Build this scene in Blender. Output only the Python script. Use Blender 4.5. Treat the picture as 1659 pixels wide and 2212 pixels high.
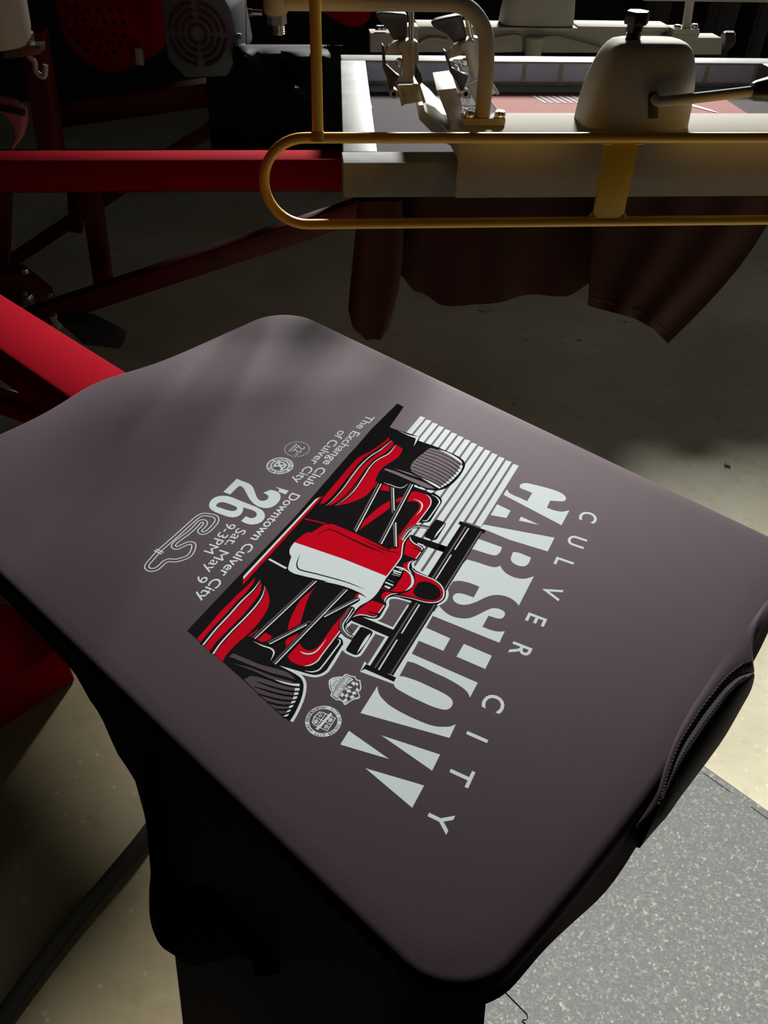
import bpy, bmesh, math, random
from mathutils import Vector, Matrix
from mathutils.geometry import tessellate_polygon
for o in list(bpy.data.objects): bpy.data.objects.remove(o)
C = bpy.context.scene.collection
sc = bpy.context.scene
random.seed(4)
PI = math.pi
# ------------------------------------------------------------------ camera
FPX, IW, IH = 1698.0, 1659.0, 2212.0
CAMZ = 1.345
RC = Matrix(((0.99561683, 0.04069566, -0.08420805), (-0.09012915, 0.65793953, -0.74765788), (0.02497738, 0.75197037, 0.65872353)))
cd = bpy.data.cameras.new('camera'); cam = bpy.data.objects.new('camera', cd); C.objects.link(cam)
cd.sensor_fit = 'HORIZONTAL'; cd.sensor_width = 36.0; cd.lens = 36.0 * FPX / IW; cd.clip_start = 0.01
cam.matrix_world = Matrix.Translation((0, 0, CAMZ)) @ RC.to_4x4()
sc.camera = cam
# ------------------------------------------------------------------ light
w = bpy.data.worlds.new('world'); sc.world = w; w.use_nodes = True
w.node_tree.nodes['Background'].inputs[0].default_value = (0.86, 0.93, 1.0, 1)
w.node_tree.nodes['Background'].inputs[1].default_value = 0.012
SUN_EL, SUN_AZ = math.radians(23.5), math.radians(17)          # low daylight through the high window behind the press
SUNV = Vector((math.sin(SUN_AZ) * math.cos(SUN_EL), math.cos(SUN_AZ) * math.cos(SUN_EL), math.sin(SUN_EL)))
sd = bpy.data.lights.new('sun', 'SUN'); sun = bpy.data.objects.new('sun', sd); C.objects.link(sun)
sd.energy = 10.6; sd.angle = math.radians(7.5); sd.color = (1.0, 0.975, 0.93)
sun.rotation_euler = SUNV.to_track_quat('Z', 'Y').to_euler()
ld = bpy.data.lights.new('doorway_daylight', 'AREA'); lo = bpy.data.objects.new('doorway_daylight', ld); C.objects.link(lo)   # soft daylight from the open doorway on the right
ld.size = 2.2; ld.energy = 7; ld.color = (1.0, 0.96, 0.93); lo.location = (3.7, 1.75, 1.8); lo.rotation_euler = Vector((1, 0.2, 0.15)).to_track_quat('Z', 'Y').to_euler()
sc.view_settings.view_transform = 'Standard'; sc.view_settings.look = 'None'
sc.view_settings.exposure = 0.0; sc.view_settings.gamma = 1.0; sc.view_settings.use_curve_mapping = False

# ------------------------------------------------------------------ helpers
def at(px, py, y=None, z=None):
    """the world point on the vertical plane y (or level z) seen along one line of sight"""
    v = RC @ Vector((px - IW / 2, -(py - IH / 2), -FPX))
    t = y / v.y if y is not None else (z - CAMZ) / v.z
    return Vector((0, 0, CAMZ)) + v * t

def mat(name, col, rough=0.5, metal=0.0, noise=0.0, nscale=40.0, bump=0.0, bscale=200.0, sheen=0.0, spec=0.5, coat=0.0, sheen_r=0.5, sheen_t=(1, 1, 1), rvar=0.0):
    m = bpy.data.materials.new(name); m.use_nodes = True
    nt = m.node_tree; b = nt.nodes['Principled BSDF']
    b.inputs['Base Color'].default_value = (*col, 1); b.inputs['Roughness'].default_value = rough
    b.inputs['Metallic'].default_value = metal; b.inputs['Specular IOR Level'].default_value = spec
    if coat: b.inputs['Coat Weight'].default_value = coat; b.inputs['Coat Roughness'].default_value = 0.15
    if sheen:
        b.inputs['Sheen Weight'].default_value = sheen; b.inputs['Sheen Roughness'].default_value = sheen_r
        b.inputs['Sheen Tint'].default_value = (*sheen_t, 1)
    tc = nt.nodes.new('ShaderNodeTexCoord')
    if noise or rvar:
        n = nt.nodes.new('ShaderNodeTexNoise'); n.inputs['Scale'].default_value = nscale; n.inputs['Detail'].default_value = 5
        nt.links.new(tc.outputs['Object'], n.inputs['Vector'])
        if noise:
            mx = nt.nodes.new('ShaderNodeMix'); mx.data_type = 'RGBA'
            mx.inputs[6].default_value = (*[c * (1 - noise) for c in col], 1); mx.inputs[7].default_value = (*[min(1, c * (1 + noise)) for c in col], 1)
            nt.links.new(n.outputs['Fac'], mx.inputs[0]); nt.links.new(mx.outputs[2], b.inputs['Base Color'])
        if rvar:
            mr = nt.nodes.new('ShaderNodeMapRange'); mr.inputs[3].default_value = rough - rvar; mr.inputs[4].default_value = rough + rvar
            nt.links.new(n.outputs['Fac'], mr.inputs[0]); nt.links.new(mr.outputs[0], b.inputs['Roughness'])
    if bump:
        n2 = nt.nodes.new('ShaderNodeTexNoise'); n2.inputs['Scale'].default_value = bscale; n2.inputs['Detail'].default_value = 3
        nt.links.new(tc.outputs['Object'], n2.inputs['Vector'])
        bp = nt.nodes.new('ShaderNodeBump'); bp.inputs['Strength'].default_value = bump; bp.inputs['Distance'].default_value = 0.002
        nt.links.new(n2.outputs['Fac'], bp.inputs['Height']); nt.links.new(bp.outputs['Normal'], b.inputs['Normal'])
    return m

def link(name, me, parent=None):
    o = bpy.data.objects.new(name, me); C.objects.link(o)
    if parent is not None:
        o.parent = parent
        if parent.type == 'EMPTY': o.matrix_parent_inverse = Matrix.Translation(-parent.location)   # meshes keep world coordinates
    return o

def thing(name, label, cat, loc=(0, 0, 0), group=None):
    o = bpy.data.objects.new(name, None); C.objects.link(o); o.location = loc; o.empty_display_size = 0.05
    o['label'] = label; o['category'] = cat
    if group: o['group'] = group
    return o

def tag(o, label, cat, group=None):
    o['label'] = label; o['category'] = cat
    if group: o['group'] = group
    return o

def done(name, bm, m, parent=None, smooth=None, label=None):
    bmesh.ops.recalc_face_normals(bm, faces=bm.faces[:])
    me = bpy.data.meshes.new(name); bm.to_mesh(me); bm.free()
    for x in (m if isinstance(m, (list, tuple)) else [m]): me.materials.append(x)
    if smooth is not None:
        me.polygons.foreach_set('use_smooth', [True] * len(me.polygons))
        me.set_sharp_from_angle(angle=math.radians(smooth))
    o = link(name, me, parent)
    if label: o['label'] = label
    return o

def box(bm, c, s, M=None, bev=0.0, seg=2):
    r = bmesh.ops.create_cube(bm, size=1.0)
    vs = r['verts']
    bmesh.ops.scale(bm, vec=s, verts=vs)
    if bev:
        es = list({e for v in vs for e in v.link_edges})
        rr = bmesh.ops.bevel(bm, geom=es, offset=bev, segments=seg, affect='EDGES', profile=0.5)
        vs = list({v for f in rr['faces'] for v in f.verts} | {v for v in vs if v.is_valid})
    bmesh.ops.transform(bm, matrix=Matrix.Translation(c) @ (M.to_4x4() if M else Matrix.Identity(4)), verts=vs)
    return vs

def beam(bm, a, b, wd, ht, bev=0.003, up=Vector((0, 0, 1))):
    a = Vector(a); b = Vector(b); d = (b - a); L = d.length; d.normalize()
    x = d; y = up.cross(x)
    y.normalize(); z = x.cross(y)
    M = Matrix((x, y, z)).transposed()
    box(bm, (a + b) / 2, (L, wd, ht), M, bev)

def tube(bm, pts, r, n=12, cap=True, r2=None):
    pts = [Vector(p) for p in pts]
    rings = []; prev = None
    for i, p in enumerate(pts):
        d = (pts[min(i + 1, len(pts) - 1)] - pts[max(i - 1, 0)]).normalized()
        if prev is None:
            a = d.orthogonal().normalized()
        else:
            a = (prev - d * prev.dot(d)).normalized()
        prev = a; b = d.cross(a)
        rr = r if r2 is None else r + (r2 - r) * i / (len(pts) - 1)
        rings.append([bm.verts.new(p + (a * math.cos(2 * PI * k / n) + b * math.sin(2 * PI * k / n)) * rr) for k in range(n)])
    for i in range(len(rings) - 1):
        for k in range(n):
            bm.faces.new((rings[i][k], rings[i][(k + 1) % n], rings[i + 1][(k + 1) % n], rings[i + 1][k]))
    if cap:
        bm.faces.new(rings[0]); bm.faces.new(rings[-1])

def arc(c, r, a0, a1, ux, uz, n=10):
    c = Vector(c); ux = Vector(ux); uz = Vector(uz)
    return [c + ux * (r * math.cos(a0 + (a1 - a0) * i / n)) + uz * (r * math.sin(a0 + (a1 - a0) * i / n)) for i in range(n + 1)]

def lathe(bm, prof, M, n=24):
    """prof: (radius, height) pairs turned about local z"""
    rings = []
    for r, h in prof:
        if r < 1e-6: rings.append([bm.verts.new(M @ Vector((0, 0, h)))])
        else: rings.append([bm.verts.new(M @ Vector((r * math.cos(2 * PI * k / n), r * math.sin(2 * PI * k / n), h))) for k in range(n)])
    for a, b in zip(rings, rings[1:]):
        for k in range(n):
            f = [a[k % len(a)], a[(k + 1) % len(a)], b[(k + 1) % len(b)], b[k % len(b)]]
            u = []
            for v in f:
                if v not in u: u.append(v)
            if len(u) > 2: bm.faces.new(u)
    for rg in (rings[0], rings[-1]):
        if len(rg) > 2: bm.faces.new(rg)

def frame_z(p, d):
    d = Vector(d).normalized()
    return Matrix.Translation(Vector(p)) @ d.to_track_quat('Z', 'Y').to_matrix().to_4x4()

def prism(bm, pts, d, bev=0.0):
    """closed outline extruded by the vector d"""
    vs = [bm.verts.new(Vector(p)) for p in pts]
    f = bm.faces.new(vs)
    e = bmesh.ops.extrude_face_region(bm, geom=[f])
    nv = [x for x in e['geom'] if isinstance(x, bmesh.types.BMVert)]
    bmesh.ops.translate(bm, vec=d, verts=nv)
    if bev:
        es = list({ed for v in vs + nv for ed in v.link_edges})
        bmesh.ops.bevel(bm, geom=es, offset=bev, segments=2, affect='EDGES', profile=0.5)

def pxprism(bm, pxs, y, th, bev=0.0):
    prism(bm, [at(a, b, y=y) for a, b in pxs], Vector((0, th, 0)), bev)

def interp(x, tab):
    if x <= tab[0][0]: return tab[0][1]
    for (a, b), (c, d) in zip(tab, tab[1:]):
        if x <= c:
            t = (x - a) / (c - a); t = t * t * (3 - 2 * t)
            return b + (d - b) * t
    return tab[-1][1]
# ------------------------------------------------------------------ materials
PU = Vector((-0.72891945, -0.68459947, 0)); PV = Vector((0.68459947, -0.72891945, 0)); PW = Vector((0, 0, 1))
PZ = 0.95
PO = Vector((0.01321733, 0.4504316, PZ))                     # middle of the printed shirt's board
def plat(u, v, h=0.0): return PO + PU * u + PV * v + PW * h
TX = PU * 0.967 + PV * 0.255                                 # reading direction of the print
TY = PU * -0.255 + PV * 0.967

def fabric(name, col, sheen, ribdir=None, pitch=0.0008, rib=0.12, sheen_t=(1, 0.865, 0.925), sr=0.4, bump=0.10, spec=0.3, rough=0.75):
    m = mat(name, col, rough=rough, sheen=sheen, sheen_r=sr, sheen_t=sheen_t, spec=spec); m.node_tree.nodes['Principled BSDF'].inputs['Specular Tint'].default_value = (*sheen_t, 1)
    nt = m.node_tree; b = nt.nodes['Principled BSDF']; tc = nt.nodes.new('ShaderNodeTexCoord')
    n = nt.nodes.new('ShaderNodeTexNoise'); n.inputs['Scale'].default_value = 700; n.inputs['Detail'].default_value = 4
    nt.links.new(tc.outputs['Object'], n.inputs['Vector'])
    n3 = nt.nodes.new('ShaderNodeTexNoise'); n3.inputs['Scale'].default_value = 14; n3.inputs['Detail'].default_value = 3
    nt.links.new(tc.outputs['Object'], n3.inputs['Vector'])
    add = nt.nodes.new('ShaderNodeMath'); add.operation = 'MULTIPLY_ADD'; add.inputs[1].default_value = 0.9; add.inputs[2].default_value = 0.1
    nt.links.new(n.outputs['Fac'], add.inputs[0]); h = add.outputs[0]
    if ribdir is not None:
        dp = nt.nodes.new('ShaderNodeVectorMath'); dp.operation = 'DOT_PRODUCT'; dp.inputs[1].default_value = ribdir * (2 * PI / pitch)
        nt.links.new(tc.outputs['Object'], dp.inputs[0])
        s = nt.nodes.new('ShaderNodeMath'); s.operation = 'SINE'; nt.links.new(dp.outputs['Value'], s.inputs[0])
        a2 = nt.nodes.new('ShaderNodeMath'); a2.operation = 'MULTIPLY_ADD'; a2.inputs[1].default_value = rib
        nt.links.new(s.outputs[0], a2.inputs[0]); nt.links.new(h, a2.inputs[2]); h = a2.outputs[0]
    a3 = nt.nodes.new('ShaderNodeMath'); a3.operation = 'MULTIPLY_ADD'; a3.inputs[1].default_value = 0.25; nt.links.new(n3.outputs['Fac'], a3.inputs[0]); nt.links.new(h, a3.inputs[2])
    mx = nt.nodes.new('ShaderNodeMix'); mx.data_type = 'RGBA'
    mx.inputs[6].default_value = (*[c * 0.45 for c in col], 1); mx.inputs[7].default_value = (*[c * 1.4 for c in col], 1)
    nt.links.new(a3.outputs[0], mx.inputs[0]); nt.links.new(mx.outputs[2], b.inputs['Base Color'])
    bp = nt.nodes.new('ShaderNodeBump'); bp.inputs['Strength'].default_value = bump; bp.inputs['Distance'].default_value = 0.0006
    nt.links.new(h, bp.inputs['Height']); nt.links.new(bp.outputs['Normal'], b.inputs['Normal'])
    return m

M_shirt = fabric('charcoal_knit', (0.0098, 0.0074, 0.0095), 0.15, PU, sheen_t=(1, 0.66, 0.82), sr=0.42, spec=0.30, rough=0.72)
M_rib = fabric('charcoal_rib_knit', (0.018, 0.0145, 0.0175), 0.0, spec=0.12)
M_brown = fabric('maroon_knit', (0.055, 0.020, 0.014), 0.0, sheen_t=(1, .6, .5))
M_black = fabric('black_knit', (0.008, 0.008, 0.010), 0.0, spec=0.08, sheen_t=(.8, .85, 1))
def ink(name, col, rough=0.6, grain=0.12, spec=0.3): return mat(name, col, rough=rough, noise=grain, nscale=900, spec=spec, bump=0.03, bscale=900)
M_white = ink('white_ink', (0.50, 0.575, 0.58), spec=0.1)
M_kink = ink('black_ink', (0.0085, 0.0080, 0.0082), 0.9, 0.3, 0.0)
M_rink = ink('red_ink', (0.46, 0.003, 0.013), 0.9, 0.15, 0.0)
M_gink = fabric('charcoal_knit_between_inks', (0.0120, 0.0095, 0.0115), 0.15, PU, sheen_t=(1, 0.66, 0.82), sr=0.42, spec=0.30, rough=0.72)
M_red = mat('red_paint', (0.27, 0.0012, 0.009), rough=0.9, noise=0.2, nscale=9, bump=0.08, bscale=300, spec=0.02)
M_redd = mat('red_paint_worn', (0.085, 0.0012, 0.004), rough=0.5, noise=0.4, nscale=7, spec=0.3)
M_yel = mat('yellow_paint', (0.92, 0.48, 0.008), rough=0.4, noise=0.06, nscale=20, spec=0.8, bump=0.04, bscale=400)
M_cast = mat('cream_powder_coat', (0.42, 0.40, 0.345), rough=0.85, noise=0.05, nscale=30, bump=0.1, bscale=900, spec=0.12)
M_alu = mat('milled_aluminium', (0.48, 0.49, 0.48), rough=0.45, metal=0.6, noise=0.15, nscale=25, rvar=0.12)
M_aluw = mat('scuffed_aluminium', (0.22, 0.23, 0.23), rough=0.55, metal=0.0, noise=0.6, nscale=16, rvar=0.12, spec=0.1)
M_steel = mat('bright_steel', (0.66, 0.65, 0.62), rough=0.25, metal=1.0)
M_gun = mat('grey_cast_metal', (0.36, 0.32, 0.28), rough=0.5, metal=0.3, noise=0.1)
M_dark = mat('dark_grey_plastic', (0.035, 0.034, 0.036), rough=0.45, noise=0.2)
M_blk = mat('black_plastic', (0.010, 0.010, 0.011), rough=0.35)
M_rub = mat('black_rubber_hose', (0.030, 0.029, 0.028), rough=0.55, noise=0.3, nscale=60)
M_tape = mat('white_tape', (0.38, 0.415, 0.45), rough=0.7, spec=0.02, noise=0.08, nscale=60)
M_blue = mat('blue_film', (0.55, 0.62, 0.92), rough=0.5, noise=0.3, nscale=14)
M_mesh = mat('grey_screen_mesh', (0.028, 0.024, 0.028), rough=0.8, spec=0.03, noise=0.15, nscale=60)
M_pink = mat('red_ink_on_mesh', (0.36, 0.165, 0.145), rough=0.8, spec=0.02, noise=0.12, nscale=50)
M_motor = mat('slate_motor_paint', (0.075, 0.085, 0.10), rough=0.5, noise=0.2, nscale=30, bump=0.05)
M_wall = mat('dark_wall_paint', (0.02, 0.02, 0.02), rough=0.9)
M_box = mat('grey_carton', (0.025, 0.024, 0.023), rough=0.8, noise=0.2)
M_lint = mat('white_lint', (0.6, 0.6, 0.58), rough=0.9)
m = bpy.data.materials.new('clear_plastic_film'); m.use_nodes = True; b = m.node_tree.nodes['Principled BSDF']
b.inputs['Base Color'].default_value = (0.9, 0.92, 0.93, 1); b.inputs['Roughness'].default_value = 0.12; b.inputs['Transmission Weight'].default_value = 0.9; b.inputs['IOR'].default_value = 1.12
M_film = m

def concrete():
    m = bpy.data.materials.new('stained_concrete'); m.use_nodes = True; nt = m.node_tree; b = nt.nodes['Principled BSDF']
    tc = nt.nodes.new('ShaderNodeTexCoord')
    def noise(s, d, rough=0.55):
        n = nt.nodes.new('ShaderNodeTexNoise'); n.inputs['Scale'].default_value = s; n.inputs['Detail'].default_value = d; n.inputs['Roughness'].default_value = rough
        nt.links.new(tc.outputs['Object'], n.inputs['Vector']); return n.outputs['Fac']
    def ramp(f, a, ca, bb, cb):
        r = nt.nodes.new('ShaderNodeValToRGB'); r.color_ramp.elements[0].position = a; r.color_ramp.elements[0].color = (*ca, 1)
        r.color_ramp.elements[1].position = bb; r.color_ramp.elements[1].color = (*cb, 1); nt.links.new(f, r.inputs[0]); return r.outputs[0]
    def mul(x, y, fac=1.0, t='MULTIPLY'):
        q = nt.nodes.new('ShaderNodeMix'); q.data_type = 'RGBA'; q.blend_type = t; q.inputs[0].default_value = fac
        nt.links.new(x, q.inputs[6]); nt.links.new(y, q.inputs[7]); return q.outputs[2]
    c = ramp(noise(3.0, 6), 0.3, (0.74, 0.70, 0.50), 0.7, (0.88, 0.86, 0.66))
    # shade of the left floor painted in as brown staining round the press base
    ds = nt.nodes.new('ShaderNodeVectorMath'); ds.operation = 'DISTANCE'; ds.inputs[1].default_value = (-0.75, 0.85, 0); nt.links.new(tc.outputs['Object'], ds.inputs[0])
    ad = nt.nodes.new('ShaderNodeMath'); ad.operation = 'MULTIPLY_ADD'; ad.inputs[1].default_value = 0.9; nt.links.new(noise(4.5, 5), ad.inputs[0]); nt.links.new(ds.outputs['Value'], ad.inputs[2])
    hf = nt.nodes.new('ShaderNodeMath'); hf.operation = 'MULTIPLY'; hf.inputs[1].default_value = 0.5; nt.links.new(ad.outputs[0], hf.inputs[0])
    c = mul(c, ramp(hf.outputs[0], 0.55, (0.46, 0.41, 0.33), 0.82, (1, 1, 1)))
    c = mul(c, ramp(noise(1.7, 4), 0.42, (0.82, 0.80, 0.75), 0.6, (1, 1, 1)))
    c = mul(c, ramp(noise(28, 3), 0.25, (0.84, 0.82, 0.78), 0.45, (1, 1, 1)))
    v = nt.nodes.new('ShaderNodeTexVoronoi'); v.inputs['Scale'].default_value = 7; nt.links.new(tc.outputs['Object'], v.inputs['Vector'])
    c = mul(c, ramp(v.outputs['Distance'], 0.035, (0.35, 0.30, 0.25), 0.075, (1, 1, 1)))
    v2 = nt.nodes.new('ShaderNodeTexVoronoi'); v2.inputs['Scale'].default_value = 34; nt.links.new(tc.outputs['Object'], v2.inputs['Vector'])
    c = mul(c, ramp(v2.outputs['Distance'], 0.03, (0.5, 0.5, 0.45), 0.16, (0, 0, 0)), 0.3, 'ADD')
    nt.links.new(c, b.inputs['Base Color'])
    mr = nt.nodes.new('ShaderNodeMapRange'); mr.inputs[3].default_value = 0.45; mr.inputs[4].default_value = 0.7
    nt.links.new(noise(9, 4), mr.inputs[0]); nt.links.new(mr.outputs[0], b.inputs['Roughness'])
    bp = nt.nodes.new('ShaderNodeBump'); bp.inputs['Strength'].default_value = 0.12; bp.inputs['Distance'].default_value = 0.003
    nt.links.new(noise(60, 5), bp.inputs['Height']); nt.links.new(bp.outputs['Normal'], b.inputs['Normal'])
    return m
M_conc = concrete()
def matmat():
    m = bpy.data.materials.new('flecked_rubber'); m.use_nodes = True; nt = m.node_tree; b = nt.nodes['Principled BSDF']
    tc = nt.nodes.new('ShaderNodeTexCoord')
    v = nt.nodes.new('ShaderNodeTexVoronoi'); v.inputs['Scale'].default_value = 300; nt.links.new(tc.outputs['Object'], v.inputs['Vector'])
    n = nt.nodes.new('ShaderNodeTexNoise'); n.inputs['Scale'].default_value = 90; n.inputs['Detail'].default_value = 6; nt.links.new(tc.outputs['Object'], n.inputs['Vector'])
    sp = nt.nodes.new('ShaderNodeSeparateColor'); nt.links.new(v.outputs['Color'], sp.inputs[0])
    ad = nt.nodes.new('ShaderNodeMath'); ad.operation = 'MULTIPLY'; nt.links.new(sp.outputs[0], ad.inputs[0]); nt.links.new(n.outputs['Fac'], ad.inputs[1])
    r = nt.nodes.new('ShaderNodeValToRGB'); e = r.color_ramp.elements
    e[0].position = 0.1; e[0].color = (0.175, 0.18, 0.178, 1); e[1].position = 0.62; e[1].color = (0.46, 0.46, 0.39, 1)
    k = r.color_ramp.elements.new(0.42); k.color = (0.235, 0.24, 0.23, 1)
    nt.links.new(ad.outputs[0], r.inputs[0]); nt.links.new(r.outputs[0], b.inputs['Base Color'])
    b.inputs['Roughness'].default_value = 0.55; b.inputs['Specular IOR Level'].default_value = 0.4
    bp = nt.nodes.new('ShaderNodeBump'); bp.inputs['Strength'].default_value = 0.35; bp.inputs['Distance'].default_value = 0.002
    nt.links.new(ad.outputs[0], bp.inputs['Height']); nt.links.new(bp.outputs['Normal'], b.inputs['Normal'])
    return m
M_mat = matmat()

# ------------------------------------------------------------------ the setting
def structure(name, bm, m):
    o = done(name, bm, m); o['kind'] = 'structure'; return o
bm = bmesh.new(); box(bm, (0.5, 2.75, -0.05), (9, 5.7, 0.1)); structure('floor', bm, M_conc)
ZC = 3.9
WX0, WX1, WZ0, WZ1, WY = 0.88, 3.2, 1.93, 3.55, 5.5              # the high window in the back wall
bm = bmesh.new()
for x0_, x1_, z0_, z1_ in ((-4.0, WX0, 0, ZC), (WX1, 5.0, 0, ZC), (WX0, WX1, 0, WZ0), (WX0, WX1, WZ1, ZC)): box(bm, ((x0_ + x1_) / 2, WY + .06, (z0_ + z1_) / 2), (x1_ - x0_, .12, z1_ - z0_))
structure('wall_back', bm, M_wall)
bm = bmesh.new()
for x0_, x1_, z0_, z1_ in ((WX0, WX1, WZ0, WZ0 + .06), (WX0, WX1, WZ1 - .06, WZ1), (WX0, WX0 + .06, WZ0 + .06, WZ1 - .06), (WX1 - .06, WX1, WZ0 + .06, WZ1 - .06)): box(bm, ((x0_ + x1_) / 2, WY + .03, (z0_ + z1_) / 2), (x1_ - x0_, .05, z1_ - z0_))
structure('window_1', bm, M_dark)
bm = bmesh.new(); box(bm, (0.5, 1.5, ZC + .05), (9, 8.2, .1)); structure('ceiling', bm, M_wall)

# ------------------------------------------------------------------ shirts stretched on boards
def contour(hu, hv, r, n=14, bulge=0.0):
    pts = []; rf = r * 0.78
    for cu, cv, a0, r in ((hu - rf, hv - rf, 0, rf), (-hu + .012, hv - .012, PI / 2, .012), (-hu + r, -hv + r, PI, r), (hu - r, -hv + r, 1.5 * PI, r)):
        for i in range(n + 1):
            a = a0 + PI / 2 * i / n
            pts.append((cu + r * math.cos(a), cv + r * math.sin(a)))
    out = []
    for i, p in enumerate(pts):                              # resample the straights
        q = pts[(i + 1) % len(pts)]; L = math.hypot(q[0] - p[0], q[1] - p[1]); k = max(1, int(L / 0.008))
        for j in range(k): out.append((p[0] + (q[0] - p[0]) * j / k, p[1] + (q[1] - p[1]) * j / k))
    if bulge:
        out = [(u, v + bulge * max(0, 1 - (u / hu) ** 2) if v > hv - 0.03 else v - (0.0125 * math.exp(-((u - 0.02) / 0.045) ** 2) if v < -hv + 0.02 else 0)) for u, v in out]
    return out

def shirt_mesh(bm, fr, hu, hv, r, drop, flare=0.15, fold=0.006, bulge=0.0, seed=0, top=None):
    """flat top, rolled edge and a hanging skirt; drop(u, v) says how far each place of the edge hangs"""
    rnd = random.Random(seed); ph = [rnd.uniform(0, 6.28) for _ in range(4)]
    cs = contour(hu, hv, r, bulge=bulge); N = len(cs)
    nrm = []
    for i in range(N):
        a, b = cs[i - 1], cs[(i + 1) % N]; d = (b[0] - a[0], b[1] - a[1]); L = math.hypot(*d); nrm.append((d[1] / L, -d[0] / L))
    rings = []; RR = 0.007
    def ring(f): rings.append([bm.verts.new(fr(*f(i))) for i in range(N)])
    for k in (0.12, 0.3, 0.5, 0.68, 0.82, 0.92):
        ring(lambda i, k=k: (cs[i][0] * k, cs[i][1] * k, top(cs[i][0] * k, cs[i][1] * k) if top else 0))
    for j in range(6):
        a = PI / 2 * j / 5 * 0.92
        ring(lambda i, a=a: (cs[i][0] + nrm[i][0] * RR * (math.sin(a) - 1), cs[i][1] + nrm[i][1] * RR * (math.sin(a) - 1), RR * (math.cos(a) - 1) + (top(*cs[i]) if top else 0)))
    s = 0; S = []
    for i in range(N):
        S.append(s); s += math.hypot(cs[(i + 1) % N][0] - cs[i][0], cs[(i + 1) % N][1] - cs[i][1])
    K = 12
    for j in range(1, K + 1):
        t = j / K
        def f(i, t=t):
            D = drop(*cs[i]); z = -RR - (D - RR) * t if D > RR else -RR - 0.004 * t
            o = max(0, D) * t * flare + fold * t * min(1, D / 0.1) * (math.sin(S[i] * 38 + ph[0]) + 0.6 * math.sin(S[i] * 71 + ph[1]))
            return cs[i][0] + nrm[i][0] * o, cs[i][1] + nrm[i][1] * o, z
        ring(f)
    for a, b in zip(rings, rings[1:]):
        for i in range(N): bm.faces.new((a[i], a[(i + 1) % N], b[(i + 1) % N], b[i]))
    bm.faces.new(rings[0])
    # hem turned under so that the cloth has an edge
    low = [bm.verts.new(v.co + (fr(-nrm[i][0], -nrm[i][1], 0) - fr(0, 0, 0)) * 0.004 + Vector((0, 0, 0.006))) for i, v in enumerate(rings[-1])]
    for i in range(N): bm.faces.new((rings[-1][i], rings[-1][(i + 1) % N], low[(i + 1) % N], low[i]))

def drop1(u, v):
    if u > 0.17 and v < 0.262: return interp(v, [(-0.28, 0.012), (-0.1, 0.012), (-0.03, 0.016), (0.0, 0.026), (0.035, 0.05), (0.08, 0.16), (0.12, 0.28), (0.28, 0.34)])
    if v > 0.2: return interp(u, [(-0.205, 0.02), (-0.13, 0.016), (-0.1, 0.016), (-0.03, 0.018), (0.06, 0.02), (0.1, 0.026), (0.16, 0.012), (0.19, 0.012), (0.2, 0.2)]) if u < 0.19 else 0.2
    return 0.06 if u < -0.18 else interp(u, [(-0.1, 0.012), (0, 0.02), (0.06, 0.016), (0.1, 0.012)])
def top1(u, v):
    h = 0.0
    cu, cv = u - 0.085, v - 0.262                            # the crease near the neck and a soft swell over the arm
    h += 0.0035 * math.exp(-((cv - 0.35 * cu) / 0.006) ** 2 - (cu / 0.03) ** 2)
    h -= 0.006 * max(0.0, min(1.0, (-v - 0.270) / 0.012)) * math.exp(-((u - 0.02) / 0.05) ** 2)   # cloth dips off the board onto the arm
    return h
t = thing('printed_t_shirt', 'charcoal t-shirt stretched on the near board, printed with a red and white racing car', 'shirt', plat(0, 0, -0.02))
bm = bmesh.new(); shirt_mesh(bm, plat, 0.2072, 0.2790, 0.046, drop1, flare=0.25, fold=0.003, bulge=0.012, seed=3)
done('shirt_body', bm, M_shirt, t, smooth=70)
shirt = t
def cr(P, k=6):
    o = []
    for i in range(len(P) - 1):
        p0, p1, p2, p3 = P[max(i - 1, 0)], P[i], P[i + 1], P[min(i + 2, len(P) - 1)]
        for j in range(k):
            s = j / k
            o.append(tuple(0.5 * (2 * p1[d] + (p2[d] - p0[d]) * s + (2 * p0[d] - 5 * p1[d] + 4 * p2[d] - p3[d]) * s * s + (3 * p1[d] - p0[d] - 3 * p2[d] + p3[d]) * s ** 3) for d in range(len(p1))))
    return o + [P[-1]]
# sleeve hanging below the near edge
bm = bmesh.new()
SL0 = [(300, 1600), (312, 1650), (318, 1670), (309, 1700), (312, 1750), (318, 1800), (325, 1880), (322, 1930), (325, 1990), (345, 2040), (380, 2066), (412, 2086), (455, 2080), (500, 2069), (522, 2065), (545, 2078), (556, 2110), (640, 2080), (640, 1990)]
SL = cr(SL0, 4)
nS = (PU + PW * 0.30).normalized()
def slant(p, off=0.0):
    r = (at(p[0], p[1], y=1.0) - Vector((0, 0, CAMZ))); c0 = Vector((0, 0, CAMZ)); q = plat(0.2105 + off, 0)
    return c0 + r * ((q - c0).dot(nS) / r.dot(nS))
pts = [slant(p, -0.03 * max(0, 1 - i / 4) - 0.03 * max(0, (i - len(SL) + 9) / 9)) for i, p in enumerate(SL)]; cen = sum(pts, Vector()) / len(pts)
prism(bm, pts, -nS * 0.03)
done('sleeve', bm, M_shirt, t, smooth=60)
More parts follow.
